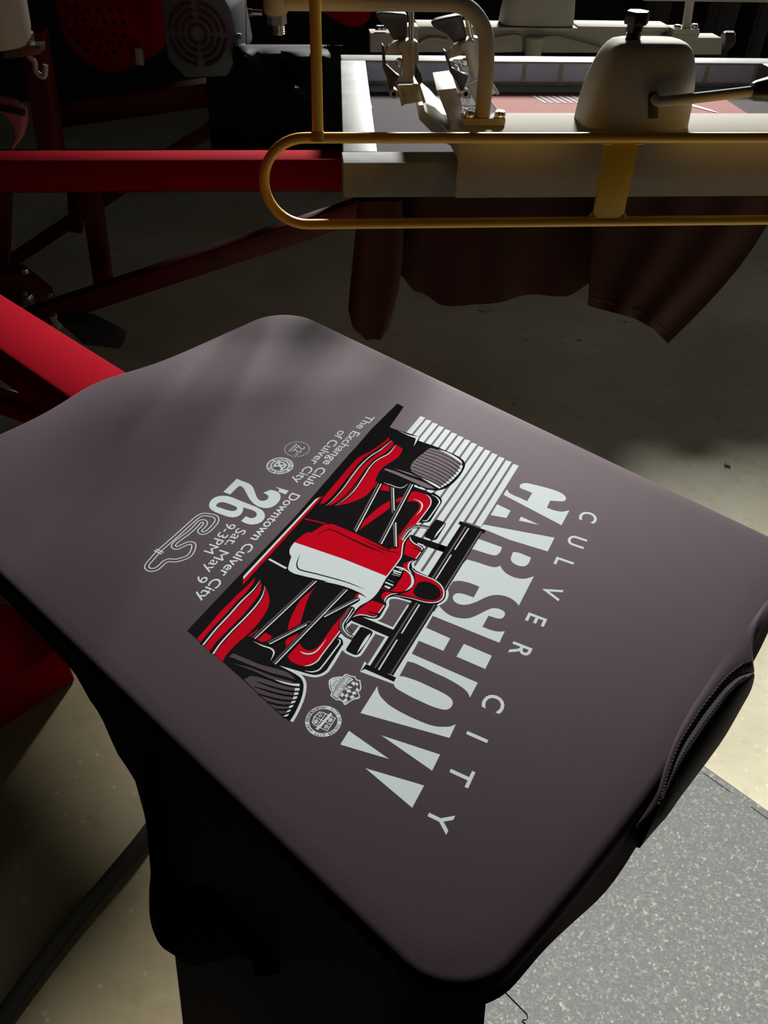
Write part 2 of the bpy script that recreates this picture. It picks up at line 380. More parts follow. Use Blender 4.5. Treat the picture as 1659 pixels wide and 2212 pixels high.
# neck: stitched band and ribbed collar over the board's outer end
def endpt(p, off=0.0, ang=15):
    a = math.radians(ang); n = PV * math.sin(a) + PW * math.cos(a)
    c0 = Vector((0, 0, CAMZ)); r = at(p[0], p[1], y=1.0) - c0; q = plat(0, 0.279, 0) + n * off
    return c0 + r * ((q - c0).dot(n) / r.dot(n))
seam = [(1629, 1452), (1612, 1456), (1590, 1465), (1565, 1486), (1545, 1509), (1520, 1540), (1500, 1569), (1480, 1598), (1464, 1629), (1452, 1660), (1442, 1690), (1433, 1722), (1424, 1750)]
outl = [(1630, 1462), (1626, 1480), (1618, 1500), (1601, 1530), (1582, 1564), (1560, 1600), (1530, 1642), (1500, 1682), (1470, 1722), (1442, 1762), (1420, 1787), (1400, 1810), (1382, 1832)]
sm, ol = cr(seam, 20), cr(outl, 20)
bm = bmesh.new(); rows = []
for j in range(7):
    s = j / 6
    rows.append([bm.verts.new(endpt((a[0] + (b[0] - a[0]) * s, a[1] + (b[1] - a[1]) * s), 0.0012 + 0.0045 * math.sin(PI * min(1, s * 1.1)) + (0.00045 if i % 2 else 0) * (0.3 < s + .25), 15 + 45 * s * s)) for i, (a, b) in enumerate(zip(sm, ol))])
rows.append([bm.verts.new(v.co - PV * 0.012 - PW * 0.012) for v in rows[-1]])
for a, b in zip(rows, rows[1:]):
    for i in range(len(a) - 1): bm.faces.new((a[i], a[i + 1], b[i + 1], b[i]))
col = done('collar', bm, M_rib, t, smooth=80, label='ribbed knit collar')
# the cloth that slopes from the board's edge down to the neck seam
E_ = [(1690, 1250), (1665, 1285), (1645, 1312), (1622, 1345), (1606, 1368), (1585, 1395), (1560, 1428), (1540, 1456), (1518, 1490), (1497, 1522), (1480, 1552), (1463, 1585), (1450, 1615), (1438, 1650), (1428, 1684), (1420, 1710), (1404, 1738), (1388, 1762), (1372, 1788)]
S_ = [(1690, 1300), (1659, 1346), (1634, 1366), (1625, 1405)] + seam + [(1402, 1778), (1373, 1789)]
Ec, Sc = cr(E_, 12), cr(S_, 12)
def slope(i, s, up=0.0):
    a, b_ = at(*Ec[i], z=PZ + .0004), endpt(Sc[i], 0.0005); return a + (b_ - a) * s + PW * (0.0012 * math.sin(PI * s) + up)
bm = bmesh.new(); rows = [[bm.verts.new(slope(i, j / 6)) for i in range(len(Ec))] for j in range(7)]
rows.append([bm.verts.new(v.co - (PV * 0.010 + PW * 0.014) * min(1, (len(Ec) - 1 - i) / 30)) for i, v in enumerate(rows[-1])])
for a, b_ in zip(rows, rows[1:]):
    for i in range(len(a) - 1): bm.faces.new((a[i], a[i + 1], b_[i + 1], b_[i]))
done('neck_slope', bm, M_shirt, t, smooth=80)
bm = bmesh.new(); rg = range(50, len(Ec) - 24); rows = [[bm.verts.new(slope(i, s, u)) for i in rg] for s, u in ((.76, .0002), (.77, .0011), (.98, .0011), (1.0, .0004))]
for a, b_ in zip(rows, rows[1:]):
    for i in range(len(a) - 1): bm.faces.new((a[i], a[i + 1], b_[i + 1], b_[i]))
done('neck_band', bm, M_shirt, col, smooth=40)
bm = bmesh.new()
for i in range(50, len(Ec) - 28, 3):
    tube(bm, [slope(i, .73, .0005), slope(i + 1, .73, .0012), slope(i + 2, .73, .0007)], 0.0008, n=5)
for i in range(24, len(sm) - 30, 4):
    p = lambda k: endpt((sm[k][0] * .8 + ol[k][0] * .2, sm[k][1] * .8 + ol[k][1] * .2), .0062, 18)
    tube(bm, [p(i), p(i + 2), p(i + 3)], 0.0006, n=5)
o = done('stitching', bm, M_rib, col, smooth=60); o['kind'] = 'stuff'
ART = '''
title 0wP -113.0,80.1 ~-110.8,83.7 ~-110.5,88.0 ~-111.4,93.5 -111.7,100.1 -123.2,97.2 ~-122.3,90.6 ~-121.9,87.0 ~-123.7,85.0 ~-126.8,84.7 ~-130.1,86.7 ~-132.1,90.7 ~-136.8,103.2 ~-138.8,111.7 ~-138.4,116.9 ~-136.0,120.3 ~-132.4,121.2 ~-129.7,119.1 -124.9,112.8 -115.9,115.5 ~-117.1,121.2 ~-120.0,126.7 -125.4,130.0 -106.2,134.8 -105.6,81.9
title 0wP -92.7,85.0 -93.6,97.0 -84.4,99.5 -78.8,88.7
title 0wP -93.4,106.8 -95.0,122.4 -88.5,108.2
title 0wP -66.4,91.2 -90.8,138.4 -74.8,142.7 -65.9,115.1 -63.0,98.0 -61.4,91.6
title 0wP -50.9,97.1 -51.4,99.4 -55.6,115.7 ~-51.8,117.3 ~-48.3,117.9 ~-45.3,117.2 ~-43.6,114.5 -39.4,101.3 -32.9,100.9
title 0wP ~-57.7,125.3 -61.1,137.3 ~-55.5,139.2 ~-51.9,139.3 ~-49.5,138.0 ~-47.9,135.0 ~-47.7,131.2 ~-49.1,128.1 ~-52.4,126.2
title 0wP -27.9,104.7 ~-30.7,112.1 ~-32.7,118.9 ~-34.8,123.4 ~-37.2,125.3 -39.2,125.6 ~-37.1,128.9 ~-35.7,133.4 ~-35.9,138.3 ~-37.6,142.6 ~-40.4,146.1 -46.6,149.3 -16.4,157.2 ~-17.6,154.2 ~-18.2,150.0 ~-17.4,145.7 ~-15.1,141.5 ~-11.4,138.2 ~-7.3,136.3 ~-1.5,134.6 ~3.0,133.0 ~6.8,130.9 ~9.5,128.0 ~10.5,124.6 ~9.5,121.2 ~7.4,119.4 ~4.9,119.0 ~2.6,120.2 ~0.8,122.9 -1.5,130.3 -12.3,127.3 ~-11.1,121.5 ~-8.8,116.0 ~-6.5,112.7 -3.8,110.7 ~1.6,111.8 ~5.2,112.8 ~7.7,111.5 -13.0,105.6
title 0wP 20.4,117.5 ~21.5,120.9 ~22.3,126.0 ~21.4,131.2 ~18.7,136.1 ~15.3,139.3 ~10.3,141.4 ~5.5,142.7 ~-0.1,144.4 ~-3.0,146.2 ~-4.9,149.2 ~-5.2,152.6 ~-4.3,154.3 ~-1.9,155.4 ~0.6,155.3 ~2.4,153.9 ~3.6,151.4 4.9,147.4 15.5,150.1 ~14.2,155.3 ~12.0,159.8 8.7,163.2 18.9,166.1 30.4,120.0 24.9,118.1
title 0wP 41.3,123.4 37.6,140.6 48.6,143.7 53.2,125.9 51.6,122.0 42.3,120.3
title 0wP 35.2,149.9 30.8,168.7 42.1,171.8 46.6,152.6
title 0wP 64.4,129.3 53.7,174.6 65.6,177.6 ~63.6,174.0 ~63.0,169.8 ~63.3,163.7 ~64.4,156.3 ~66.0,149.3 ~67.2,142.7 ~68.6,136.3 ~70.2,132.8 71.7,131.2 72.5,127.0
title 0wP 83.7,135.2 ~81.6,137.2 ~80.1,140.3 ~77.8,146.8 ~76.0,154.5 ~74.3,162.4 ~73.8,167.4 ~74.3,170.5 ~76.0,172.5 ~78.7,173.4 ~81.2,173.0 ~83.0,171.5 ~84.4,169.0 ~86.1,164.6 ~87.5,159.4 ~89.2,151.7 ~90.3,144.7 ~90.7,140.8 ~90.1,138.3 88.7,136.3
title 0wP 97.3,131.0 ~99.4,133.3 ~101.4,136.8 ~102.3,140.9 ~102.7,145.7 ~102.1,151.7 ~100.8,158.8 ~98.9,166.1 ~97.0,171.7 ~95.1,175.4 ~92.5,178.6 ~89.8,181.2 86.2,182.8 96.0,185.7 118.4,136.5
title 0wP 131.7,139.8 129.7,169.0 141.6,142.4
title 0wP 121.3,155.6 108.1,188.4 119.0,191.4
title 0wP 142.9,163.0 128.9,193.8 143.2,197.3
car 0wS|3.6 127.1,75.7 123.1,85.2 ~119.1,94.0 ~116.9,97.4 ~113.7,99.3 ~109.6,99.8 89.1,93.4 ~86.8,91.7 ~85.7,89.3 85.9,86.3
car 0wS|3.6 ~127.1,75.7 ~126.0,81.4 ~124.9,87.1 ~124.6,92.0 ~125.7,95.4 ~128.1,98.5 ~133.1,102.5 ~138.7,105.6 ~145.1,108.4 150.0,110.1
car 0wS|3.6 2.2,77.4 ~3.7,79.2 ~5.7,83.0 ~5.3,88.6 ~3.3,99.1 ~2.7,103.9 ~4.2,108.7 ~8.3,114.0 ~12.7,116.4 ~16.2,116.6 ~20.3,115.4 ~24.0,111.8 ~26.9,107.5 ~30.6,98.7 ~32.8,93.3 ~35.1,90.0 ~37.4,88.3 ~39.7,88.2 ~42.2,89.4 44.1,91.3 47.8,92.7 ~54.9,94.9 ~57.3,94.5 ~59.4,92.7 60.8,90.4
car 0wS|3.6 67.4,83.1 63.0,86.4 57.0,109.4 33.8,103.3
car 0wS|3.6 75.6,83.9 70.2,83.5 63.4,110.3 89.1,117.4 89.9,114.8 93.0,115.4 87.9,136.2 84.8,135.1 84.9,132.9 27.3,117.3
car 0wP 84.2,86.1 82.1,86.2 82.0,94.9 88.9,97.3 92.1,97.3 90.8,94.5
car 0wS|3.6 ~88.8,97.5 ~90.1,97.9 ~90.3,99.7 89.4,103.8 ~88.4,105.4 ~86.1,105.8 69.4,101.1 ~67.9,100.3 ~67.4,98.2 69.2,92.6 ~70.6,91.8 88.1,96.9
car 0wS|3.0 70.2,83.3 ~75.8,84.3 ~76.7,82.6 ~79.1,85.9 ~80.3,90.7 79.6,94.2
car 0wP -67.1,41.0 -66.2,35.4 -67.0,24.0 -65.4,23.5 -64.8,27.0 -66.2,41.7
car 0wS|1.5 24.6,94.1 30.2,101.5
car 1kP -145.6,-63.3 -145.3,-55.4 -112.7,-43.8 -114.4,-35.2 -117.0,-27.4 -119.6,-15.0 -114.9,-12.7 ~-116.1,-7.6 ~-117.8,-0.0 ~-119.0,6.7 ~-119.9,14.1 ~-120.6,21.7 ~-120.3,28.1 ~-118.8,32.9 ~-116.3,36.0 ~-111.1,39.0 ~-101.0,42.3 ~-93.0,43.7 ~-85.4,44.3 ~-79.5,43.6 ~-74.7,41.4 ~-72.5,39.6 ~-69.1,33.4 ~-68.1,27.6 -66.9,22.6 -64.9,24.2 ~-66.0,28.8 ~-67.2,33.8 ~-68.2,39.6 ~-69.1,38.5 ~-69.6,43.4 ~-68.9,47.2 ~-66.9,50.7 ~-63.9,52.6 -60.2,53.8 -44.4,58.8 ~-41.7,59.5 ~-39.6,59.0 -36.2,56.0 -35.0,54.7 -31.8,54.0 -23.9,56.0 -19.5,58.3 -19.6,59.5 -16.4,69.0 -12.5,73.8 -3.1,77.9 1.0,76.9 ~5.1,81.2 ~5.8,83.1 ~5.3,88.6 ~4.4,93.7 ~3.3,99.1 ~2.7,103.9 ~4.2,108.7 ~6.7,112.5 ~9.2,114.7 ~12.7,116.4 ~16.2,116.6 ~20.3,115.4 ~24.0,111.8 ~26.9,107.5 ~29.1,102.7 ~30.6,98.7 ~32.8,93.3 ~35.0,89.9 ~37.4,88.3 ~39.7,88.2 ~42.3,89.3 44.1,91.3 47.8,92.7 ~54.9,94.9 ~57.3,94.5 ~59.4,92.7 60.8,90.4 63.0,86.6 69.2,83.3 75.7,83.7 82.0,85.6 85.9,86.7 ~85.6,89.6 ~86.7,91.9 ~89.3,94.0 89.1,93.4 109.6,99.8 ~113.7,99.3 ~116.9,97.4 ~119.1,94.0 ~121.1,89.4 127.1,75.7 ~126.0,81.4 ~124.9,87.1 ~124.6,92.0 ~125.7,95.4 ~128.1,98.5 ~133.1,102.5 ~138.7,105.6 ~145.1,108.4 150.6,110.1 149.3,67.7 148.3,11.6 22.6,-18.7 -60.1,-42.4 -72.8,-45.6 -99.5,-53.3
car 1kP -19.3,59.2 ~-17.2,62.1 ~-16.2,66.0 ~-16.5,70.5 ~-16.3,73.4 ~-14.8,75.4 -12.0,76.4 -3.2,78.8 0.2,77.8 ~2.8,78.4 5.1,81.2 11.2,74.6 -7.0,59.0
car 1kP -20.5,58.2 -28.9,86.9 -22.3,88.3 -16.3,67.9 -17.4,60.9
car 1kP 68.2,82.7 ~65.1,84.1 63.0,86.4 57.0,109.4 63.5,111.1 70.2,83.5
car 1kP ~-45.6,61.5 ~-47.0,62.7 -48.1,68.0 ~-47.6,69.9 ~-45.4,70.9 -30.3,75.4 ~-28.0,75.2 ~-26.8,73.6 -25.4,68.3 ~-26.0,66.7 ~-28.4,65.5
car 1kS|3.7 -10.9,57.4 ~-22.1,54.1 ~-27.5,54.2 ~-31.2,56.7 ~-33.9,60.2 -36.0,64.2
car 1kP ~70.6,91.8 ~69.2,92.6 67.4,98.2 ~67.9,100.3 ~69.6,101.3 86.0,105.9 ~88.5,105.4 ~89.5,103.8 90.5,99.5 ~90.0,97.6 ~87.9,96.7
car 1kS|3.9 ~62.8,76.2 ~71.5,78.6 ~76.7,81.2 ~79.7,84.8 ~80.9,89.7 80.2,94.3
car 1kP 89.1,117.4 -54.2,78.9 -58.6,95.8 84.9,132.9
car 1kP 93.3,115.4 89.9,114.7 84.7,135.2 88.0,136.3
car 1kP -57.3,75.7 -62.2,96.2 -58.6,97.5 -53.6,77.0
car 2gS|1.15 88.2,120.7 -55.2,82.8
car 2gS|1.15 85.4,131.2 -58.7,94.4
car 2wS|0.95 87.7,123.4 61.7,116.1
car 2wS|0.95 55.8,114.8 28.5,107.2
car 2wS|0.95 3.4,100.7 -24.0,93.4
car 2wS|0.95 -29.8,92.1 -55.3,85.5
car 3kP 4.3,82.1 ~5.6,84.0 ~5.3,88.6 ~4.4,93.7 ~3.3,99.1 ~2.7,103.9 ~4.2,108.7 ~6.7,112.5 ~9.2,114.7 ~12.7,116.4 ~16.2,116.6 ~20.3,115.4 ~24.0,111.8 ~26.9,107.5 ~29.1,102.7 ~30.6,98.7 32.8,93.3 24.1,85.8
car 2gP ~-113.6,1.5 ~-115.4,5.8 ~-116.9,12.2 ~-117.2,19.4 ~-116.2,27.6 ~-115.2,33.2 ~-112.8,35.7 ~-107.7,38.3 ~-101.2,39.7 ~-92.8,40.8 ~-85.5,41.2 ~-80.2,40.3 ~-78.1,35.7 ~-77.6,26.5 ~-77.4,17.5 ~-77.5,12.2 ~-79.8,8.2 ~-83.0,5.5 ~-88.5,3.2 ~-95.1,2.1 ~-103.4,1.6 ~-110.3,1.0
car 4kS|0.5 -110.6,1.7 ~-113.1,8.2 ~-114.6,18.3 ~-114.1,27.9 -112.9,34.9
car 4kS|0.5 -107.0,1.5 ~-109.4,10.0 ~-110.6,21.4 ~-110.0,29.9 -108.2,37.6
car 4kS|0.5 -102.7,2.0 ~-104.9,10.4 ~-106.2,21.9 ~-105.7,31.4 -104.0,38.8
car 4kS|0.5 -98.8,2.3 ~-101.0,12.4 ~-102.1,23.9 ~-101.5,33.4 -99.9,40.0
car 4kS|0.5 -95.2,2.5 ~-97.2,13.6 ~-98.3,25.0 ~-98.1,34.3 -96.1,41.0
car 4kS|0.5 -91.3,3.3 ~-93.2,15.0 ~-94.4,26.3 ~-94.1,35.6 -92.5,41.5
car 4kS|0.5 -87.5,4.2 ~-89.4,15.6 ~-90.6,26.9 ~-90.1,35.8 -88.9,41.8
car 4kS|0.5 -83.5,5.9 ~-85.4,17.0 ~-86.8,28.2 ~-86.6,36.1 -85.2,42.0
car 4kS|0.5 -80.1,8.0 ~-81.4,17.2 ~-82.8,28.3 ~-82.9,35.4 -81.9,41.6
car 4kS|0.5 -77.8,10.9 ~-78.4,19.7 ~-79.6,27.9 ~-80.0,35.4 -79.4,40.6
car 3wP -113.6,33.1 -112.7,36.2 -106.8,39.0 -100.3,40.4 -93.7,41.4 -87.2,41.9 -82.2,41.4 -78.9,41.1 -79.5,39.1 -83.8,39.6 -88.2,39.7 -94.1,38.9 -99.9,38.3 -105.5,37.0 -110.1,35.2
car 3wP -116.7,7.2 ~-118.2,12.4 ~-118.9,19.9 ~-118.3,27.2 ~-117.0,31.5 -114.6,34.4 ~-115.2,31.4 ~-116.5,23.0 ~-116.8,14.7
car 3wP -77.1,21.4 ~-78.2,27.8 ~-78.8,35.2 -78.6,40.8 -76.6,40.5 ~-76.6,33.4 ~-77.0,25.7
car 3gP -66.7,-7.8 -69.1,-0.3 -71.4,13.3 ~-74.2,26.2 ~-74.7,33.1 -74.2,38.0 ~-71.5,34.5 ~-69.8,29.9 -68.9,21.5 -66.7,4.9 -64.5,-7.4
car 3gP -71.3,-2.9 -74.0,4.9 -75.9,11.4 -76.0,18.1 -76.6,22.2 -74.5,14.3 -72.8,5.9
car 2wP -113.7,-34.8 -115.6,-24.2 -117.6,-19.2 -119.2,-15.5 -105.8,-10.5 -115.9,-16.4 -114.5,-23.2
car 2rP -101.8,-34.3 ~-97.8,-31.4 ~-87.8,-29.3 ~-72.8,-28.9 ~-63.5,-28.3 ~-53.6,-25.7 ~-41.0,-21.6 -16.2,-15.8 ~-1.9,-13.3 1.0,-15.0 -5.9,-18.5 -24.5,-23.9 -45.7,-30.0 ~-62.1,-33.6 ~-76.6,-32.4 ~-91.8,-32.8
car 2wS|0.3,1.0,1.0,1.0,1.0,0.8,0.5,0.1 ~-99.0,-29.6 ~-83.2,-27.5 ~-71.6,-27.8 ~-57.9,-25.7 ~-41.4,-20.8 ~-24.5,-15.0 ~-8.9,-11.2 -0.7,-10.4
car 2rP -99.3,-29.1 ~-97.5,-25.6 ~-92.3,-22.6 ~-80.9,-20.4 ~-65.9,-20.0 ~-54.8,-17.7 ~-40.9,-12.6 ~-26.0,-7.5 ~-15.3,-6.0 ~-6.0,-7.1 -1.5,-9.7 ~-12.5,-11.0 ~-26.8,-14.6 ~-43.8,-20.4 ~-59.2,-24.3 ~-72.0,-25.6 ~-86.0,-26.3
car 2wS|0.3,1,1,1,1,0.8,0.5,0.1 ~-96.8,-22.7 ~-83.9,-19.2 ~-71.8,-20.2 ~-62.0,-19.1 ~-47.9,-13.9 ~-30.0,-7.4 ~-16.7,-4.9 -5.3,-5.2
car 2rP -97.4,-22.5 -96.7,-14.9 ~-87.5,-10.7 ~-79.3,-10.0 ~-66.3,-10.1 ~-55.0,-6.4 ~-43.4,0.4 ~-32.8,3.8 ~-24.0,3.2 ~-14.9,0.5 -5.4,-4.7 ~-16.5,-3.5 ~-30.1,-6.3 ~-48.2,-12.9 ~-62.0,-17.8 ~-73.4,-19.0 ~-84.8,-18.7
car 3kS|0.3,1.2,1.3,1.3,1.3,1.2,0.9,0.4 ~-98.5,-31.1 ~-82.7,-29.9 ~-68.3,-29.5 ~-56.0,-27.3 ~-39.6,-22.3 ~-23.2,-17.2 ~-6.8,-13.0 -0.0,-12.9
car 3kS|0.3,1.2,1.3,1.3,1.3,1.2,0.9,0.4 ~-96.9,-24.6 ~-83.1,-21.1 ~-70.5,-21.6 ~-59.1,-19.4 ~-46.1,-15.4 ~-28.7,-9.7 ~-15.3,-7.1 -3.8,-7.1
car 3kS|0.4,1.4,1.6,1.6,1.6,1.6 ~87.3,10.7 ~96.2,14.0 ~108.6,16.3 ~122.9,19.9 ~136.1,22.8 149.1,26.6
car 3kS|0.4,1.4,1.6,1.6,1.6,1.6 ~88.9,18.0 ~95.7,22.7 ~103.8,25.9 ~115.7,28.8 129.8,31.3 ~141.8,34.0 149.2,36.6
car 2rP 87.1,7.6 ~90.8,10.7 ~97.6,13.1 113.8,17.6 126.3,20.7 138.6,23.8 148.3,26.1 148.2,21.7 138.7,19.1 123.5,14.8 106.5,11.4 94.5,9.6
car 2wS|0.2,0.9,1.1,1.1,1.1,1.1 ~86.3,12.3 ~95.3,15.6 ~107.9,17.8 ~121.9,21.3 ~135.2,24.3 148.7,28.5
car 2rP 87.1,13.4 ~89.4,17.1 ~94.7,21.2 ~103.4,24.5 ~116.8,28.3 129.7,30.6 142.1,32.8 148.7,35.4 148.8,30.2 137.7,26.2 122.9,22.5 106.6,18.7 ~94.5,16.8
car 2wS|0.2,0.9,1.1,1.1,1.1,1.1 ~88.0,19.0 ~94.7,24.1 ~103.0,27.6 ~114.6,30.4 128.6,32.8 ~140.6,35.6 149.0,38.7
car 2rP 87.8,19.1 ~91.3,26.2 ~95.9,32.2 ~103.0,36.9 ~113.4,40.5 ~125.2,42.6 ~135.8,43.6 ~144.1,45.5 149.0,48.0 148.5,39.5 ~139.7,36.8 127.7,34.1 113.7,31.6 ~101.8,28.5 ~94.0,24.8
car 2wP -0.4,-21.6 -4.5,-21.0 93.6,3.2 92.0,1.0
car 2rP -4.4,-20.9 -7.6,-20.1 -3.0,-18.8 97.3,7.0 94.3,3.4
car 2rS|1.3 21.0,-11.1 14.1,4.3
car 2wS|1.7 68.3,1.2 66.3,17.1
car 2rP 43.9,1.5 ~37.4,0.9 ~31.0,1.0 27.8,3.6 ~22.8,3.8 ~15.9,4.3 ~12.6,6.5 ~10.8,9.3 6.8,27.2 4.2,47.0 3.0,57.3 3.2,57.8 ~-0.3,57.5 ~-0.3,59.3 ~-2.2,60.4 ~-4.5,59.3 -11.2,53.2 -18.6,51.4 -17.0,56.2 -10.3,59.1 -9.9,60.5 -5.3,62.8 1.5,68.0 6.9,70.0 15.9,72.3 24.1,73.7 32.5,39.8 43.4,3.1
car 2wP 44.0,1.8 32.2,39.6 24.0,73.6 21.5,73.8 25.5,74.6 ~36.5,78.4 ~43.7,80.1 ~49.9,80.1 ~56.4,78.9 ~61.7,79.3 ~63.9,80.0 65.9,80.8 ~61.6,78.6 ~60.6,77.1 ~60.7,75.8 61.8,74.3 ~54.6,75.5 ~52.3,74.6 ~51.7,72.0 49.4,71.2 ~48.9,67.5 ~49.9,62.4 ~52.6,54.9 57.3,45.4 55.3,47.5 62.8,32.1 66.0,24.8 ~66.4,21.1 ~65.9,18.6 ~61.9,15.2 55.7,11.0 ~54.8,8.4 ~52.3,5.5 ~48.5,3.3
car 2wS|0.9,0.9,0.9,0.9,0.9,0.9,0.9 -21.5,57.4 ~-13.3,58.9 ~-9.5,60.3 ~-4.3,63.8 ~1.4,67.9 ~5.2,69.5 23.5,73.7
car 3kS|0.1,0.5,0.7,0.7,0.6,0.5,0.1 30.6,8.8 ~24.1,8.4 ~19.2,9.0 ~15.9,11.8 12.6,32.6 ~9.7,47.4 7.0,61.9
car 3kS|0.1,0.8,0.9,0.5,0.1 15.9,11.8 ~13.7,25.4 ~11.8,38.9 ~10.5,46.9 8.6,54.3
car 3kS|0.1,0.6,0.6,0.1 8.4,35.8 ~6.1,49.8 ~3.9,58.1 0.1,64.8
car 3kS|0.1,0.7,0.9,0.9,0.8,0.7,0.5,0.1 49.6,13.9 ~56.2,17.7 ~60.1,21.7 ~60.5,25.3 55.6,36.3 ~48.8,52.5 ~45.9,60.9 43.6,70.4
car 3kS|0.6,0.9,0.9,0.1 51.9,61.8 ~49.4,67.2 ~48.5,71.8 48.3,76.7
car 2rP 49.9,69.5 49.3,71.3 51.7,72.0 53.8,70.9
car 2rP -58.5,26.9 ~-61.5,29.8 ~-63.2,35.6 ~-62.7,41.3 ~-60.1,45.5 ~-54.3,48.4 -31.8,54.2 ~-26.8,53.0 ~-20.0,54.7 -10.1,55.3 -11.3,53.3 -22.3,50.5 -33.4,47.5 -45.9,44.6 ~-50.2,42.1 ~-51.8,38.7 ~-50.5,35.4 -46.8,31.9
car 3wS|0.1,0.8,0.8,0.8,0.8 ~-63.8,36.8 ~-63.0,41.6 ~-59.8,45.7 ~-54.4,48.5 -31.8,54.2
car 3wS|0.2,0.8,1.3,0.9,0.1 ~-52.7,33.6 ~-53.8,38.3 ~-52.3,42.8 ~-46.6,46.3 -39.3,47.7
car 2wS|0.2,1,1.2,1,0.9,0.5 ~-66.5,40.9 ~-66.8,45.6 ~-64.6,50.2 ~-61.7,51.8 -41.8,57.2 ~-39.9,57.0 -38.2,54.7
car 2wS|0.2,0.7,0.8,0.7,0.2 ~-52.0,3.6 ~-53.6,9.1 ~-55.6,16.6 ~-58.4,18.5 -63.9,18.4
car 2rS|3.4 -41.2,25.4 -48.3,26.8
car 2rP -49.7,4.7 -51.7,9.5 -46.8,13.8 -43.4,7.6
car 2rP -48.6,-1.8 -48.9,-0.5 -41.7,2.6 -41.5,1.9
car 2rP -38.6,21.7 -32.1,27.4 2.2,27.3 2.3,26.7 -7.9,22.8 ~-19.3,21.3 ~-30.1,20.7
car 3kS|3.2 -49.5,3.0 5.4,26.8
car 4gS|1.0 -48.3,1.3 5.2,24.7
car 4wS|0.9 -49.5,3.0 5.4,26.8
car 3kS|3.2 -52.5,13.2 -32.0,31.9
car 4gS|1.0 -51.9,11.5 -29.0,32.7
car 4wS|0.9 -52.5,13.2 -32.0,31.9
car 3kS|3.2 -22.7,41.5 -3.2,59.1
car 4gS|1.0 -20.6,41.2 -2.2,58.4
car 4wS|0.9 -22.7,41.5 -3.2,59.1
car 3kS|3.2 -66.1,21.8 2.5,49.4
car 4gS|1.0 -65.6,20.0 2.6,47.5
car 4wS|0.9 -66.1,21.8 2.5,49.4
car 2rP -15.9,60.1 ~-14.1,63.6 ~-13.3,68.2 ~-13.7,72.3 -12.9,74.7 -10.4,75.6 -3.0,77.4 -0.8,68.5 ~-7.3,63.8 ~-12.4,61.1
car 3wS|0.4,1,1,1,0.9,0.7 ~-18.1,59.4 ~-15.9,62.1 ~-14.7,66.2 ~-15.0,70.7 ~-14.7,73.7 -12.9,75.0
car 3wS|0.75 -11.0,75.6 -3.0,77.6
car 3kS|0.1,0.5,0.9 -10.3,66.8 -11.5,70.8 -12.1,75.6
car 2wP -17.2,68.0 -17.5,69.7 -18.4,72.5 -17.0,72.9 -15.8,68.3
car 2rP 0.8,76.3 ~3.8,74.9 ~6.4,74.6 ~8.3,75.2 ~9.2,77.0 8.9,80.6 ~5.9,77.8 ~3.1,76.5
car 3wS|0.4,1,1.1,1,0.7,0.2 ~-0.5,77.1 ~2.7,76.9 ~5.6,78.1 ~7.8,80.0 ~9.2,82.7 9.8,84.6
car 4rP 8.2,85.4 ~7.1,90.1 ~6.1,95.1 ~5.0,100.5 ~5.3,105.2 ~6.9,109.1 ~9.8,112.4 ~13.4,114.2 ~16.9,114.2 ~20.0,112.6 ~23.1,109.0 ~25.0,104.9 ~26.9,99.8 ~28.9,95.2 32.2,91.2 ~28.3,93.1 ~24.1,94.3 ~19.6,93.9 ~15.2,92.1 ~11.6,89.3
car 5kP ~13.3,94.1 ~10.5,95.8 ~8.6,98.7 ~7.6,102.6 ~8.0,107.1 ~10.0,110.6 ~13.1,112.8 ~16.4,113.3 ~19.1,111.9 ~21.6,108.8 ~23.8,104.5 ~24.4,100.8 ~23.4,97.4 ~21.3,96.1 ~17.0,94.6
car 5wS|0.2,0.8,1,1,1,1,1,1,1,1,0.9,0.8,0.6,0.2 ~6.4,81.6 ~7.3,85.7 ~6.4,90.6 ~5.0,96.3 ~4.2,100.9 ~4.7,106.0 ~7.0,110.6 ~9.7,113.3 ~13.7,115.3 ~18.0,115.1 ~21.5,112.8 ~24.6,108.7 ~28.6,99.1 34.3,89.3
car 3rP 11.8,79.1 ~11.7,82.7 ~13.1,86.0 ~15.7,89.0 ~19.1,91.1 ~22.8,92.1 ~26.1,91.7 ~29.1,90.1 ~31.4,87.8 32.5,84.8 ~28.0,84.9 ~21.6,83.1 ~16.0,81.3
car 3wP 12.0,72.1 ~10.4,75.1 ~9.7,78.8 ~10.1,83.5 ~11.7,87.5 ~14.3,90.6 ~17.7,92.6 ~21.7,93.3 26.3,92.2 ~22.4,92.0 ~18.4,91.1 ~15.2,88.8 ~12.3,85.4 ~11.1,81.7 ~11.3,78.0 13.2,72.5
car 3wP 12.4,75.1 11.4,77.8 12.6,78.3 13.5,75.6
car 3wP 15.8,73.1 13.7,78.9 15.0,79.5 17.5,73.8
car 3wP 17.8,74.6 16.0,79.8 16.6,80.2 18.7,75.0
car 3wP 19.9,75.1 17.7,80.3 18.1,80.5 20.3,75.2
car 3wP 25.6,76.3 25.0,81.2 25.2,81.3 25.9,76.5
car 3wP 28.4,76.7 27.0,82.7 28.3,83.0 29.6,77.1
car 3wP 31.3,78.7 30.0,82.9 32.0,83.1 32.7,79.4
car 3kP 12.7,74.3 11.8,77.4 12.5,77.4 13.4,74.4
car 2rP 34.1,78.1 33.5,80.6 32.8,84.5 33.6,83.4 34.6,79.1
car 2rP 33.5,85.4 ~35.7,83.0 ~38.3,82.6 ~40.6,83.7 ~42.0,85.7 42.4,87.8 ~39.2,86.3 ~35.7,86.3 33.3,87.6
car 3wS|0.2,0.8,0.9,0.9,0.8,0.5 ~31.1,89.9 ~34.2,87.6 ~37.4,86.7 ~40.4,87.1 43.1,88.6
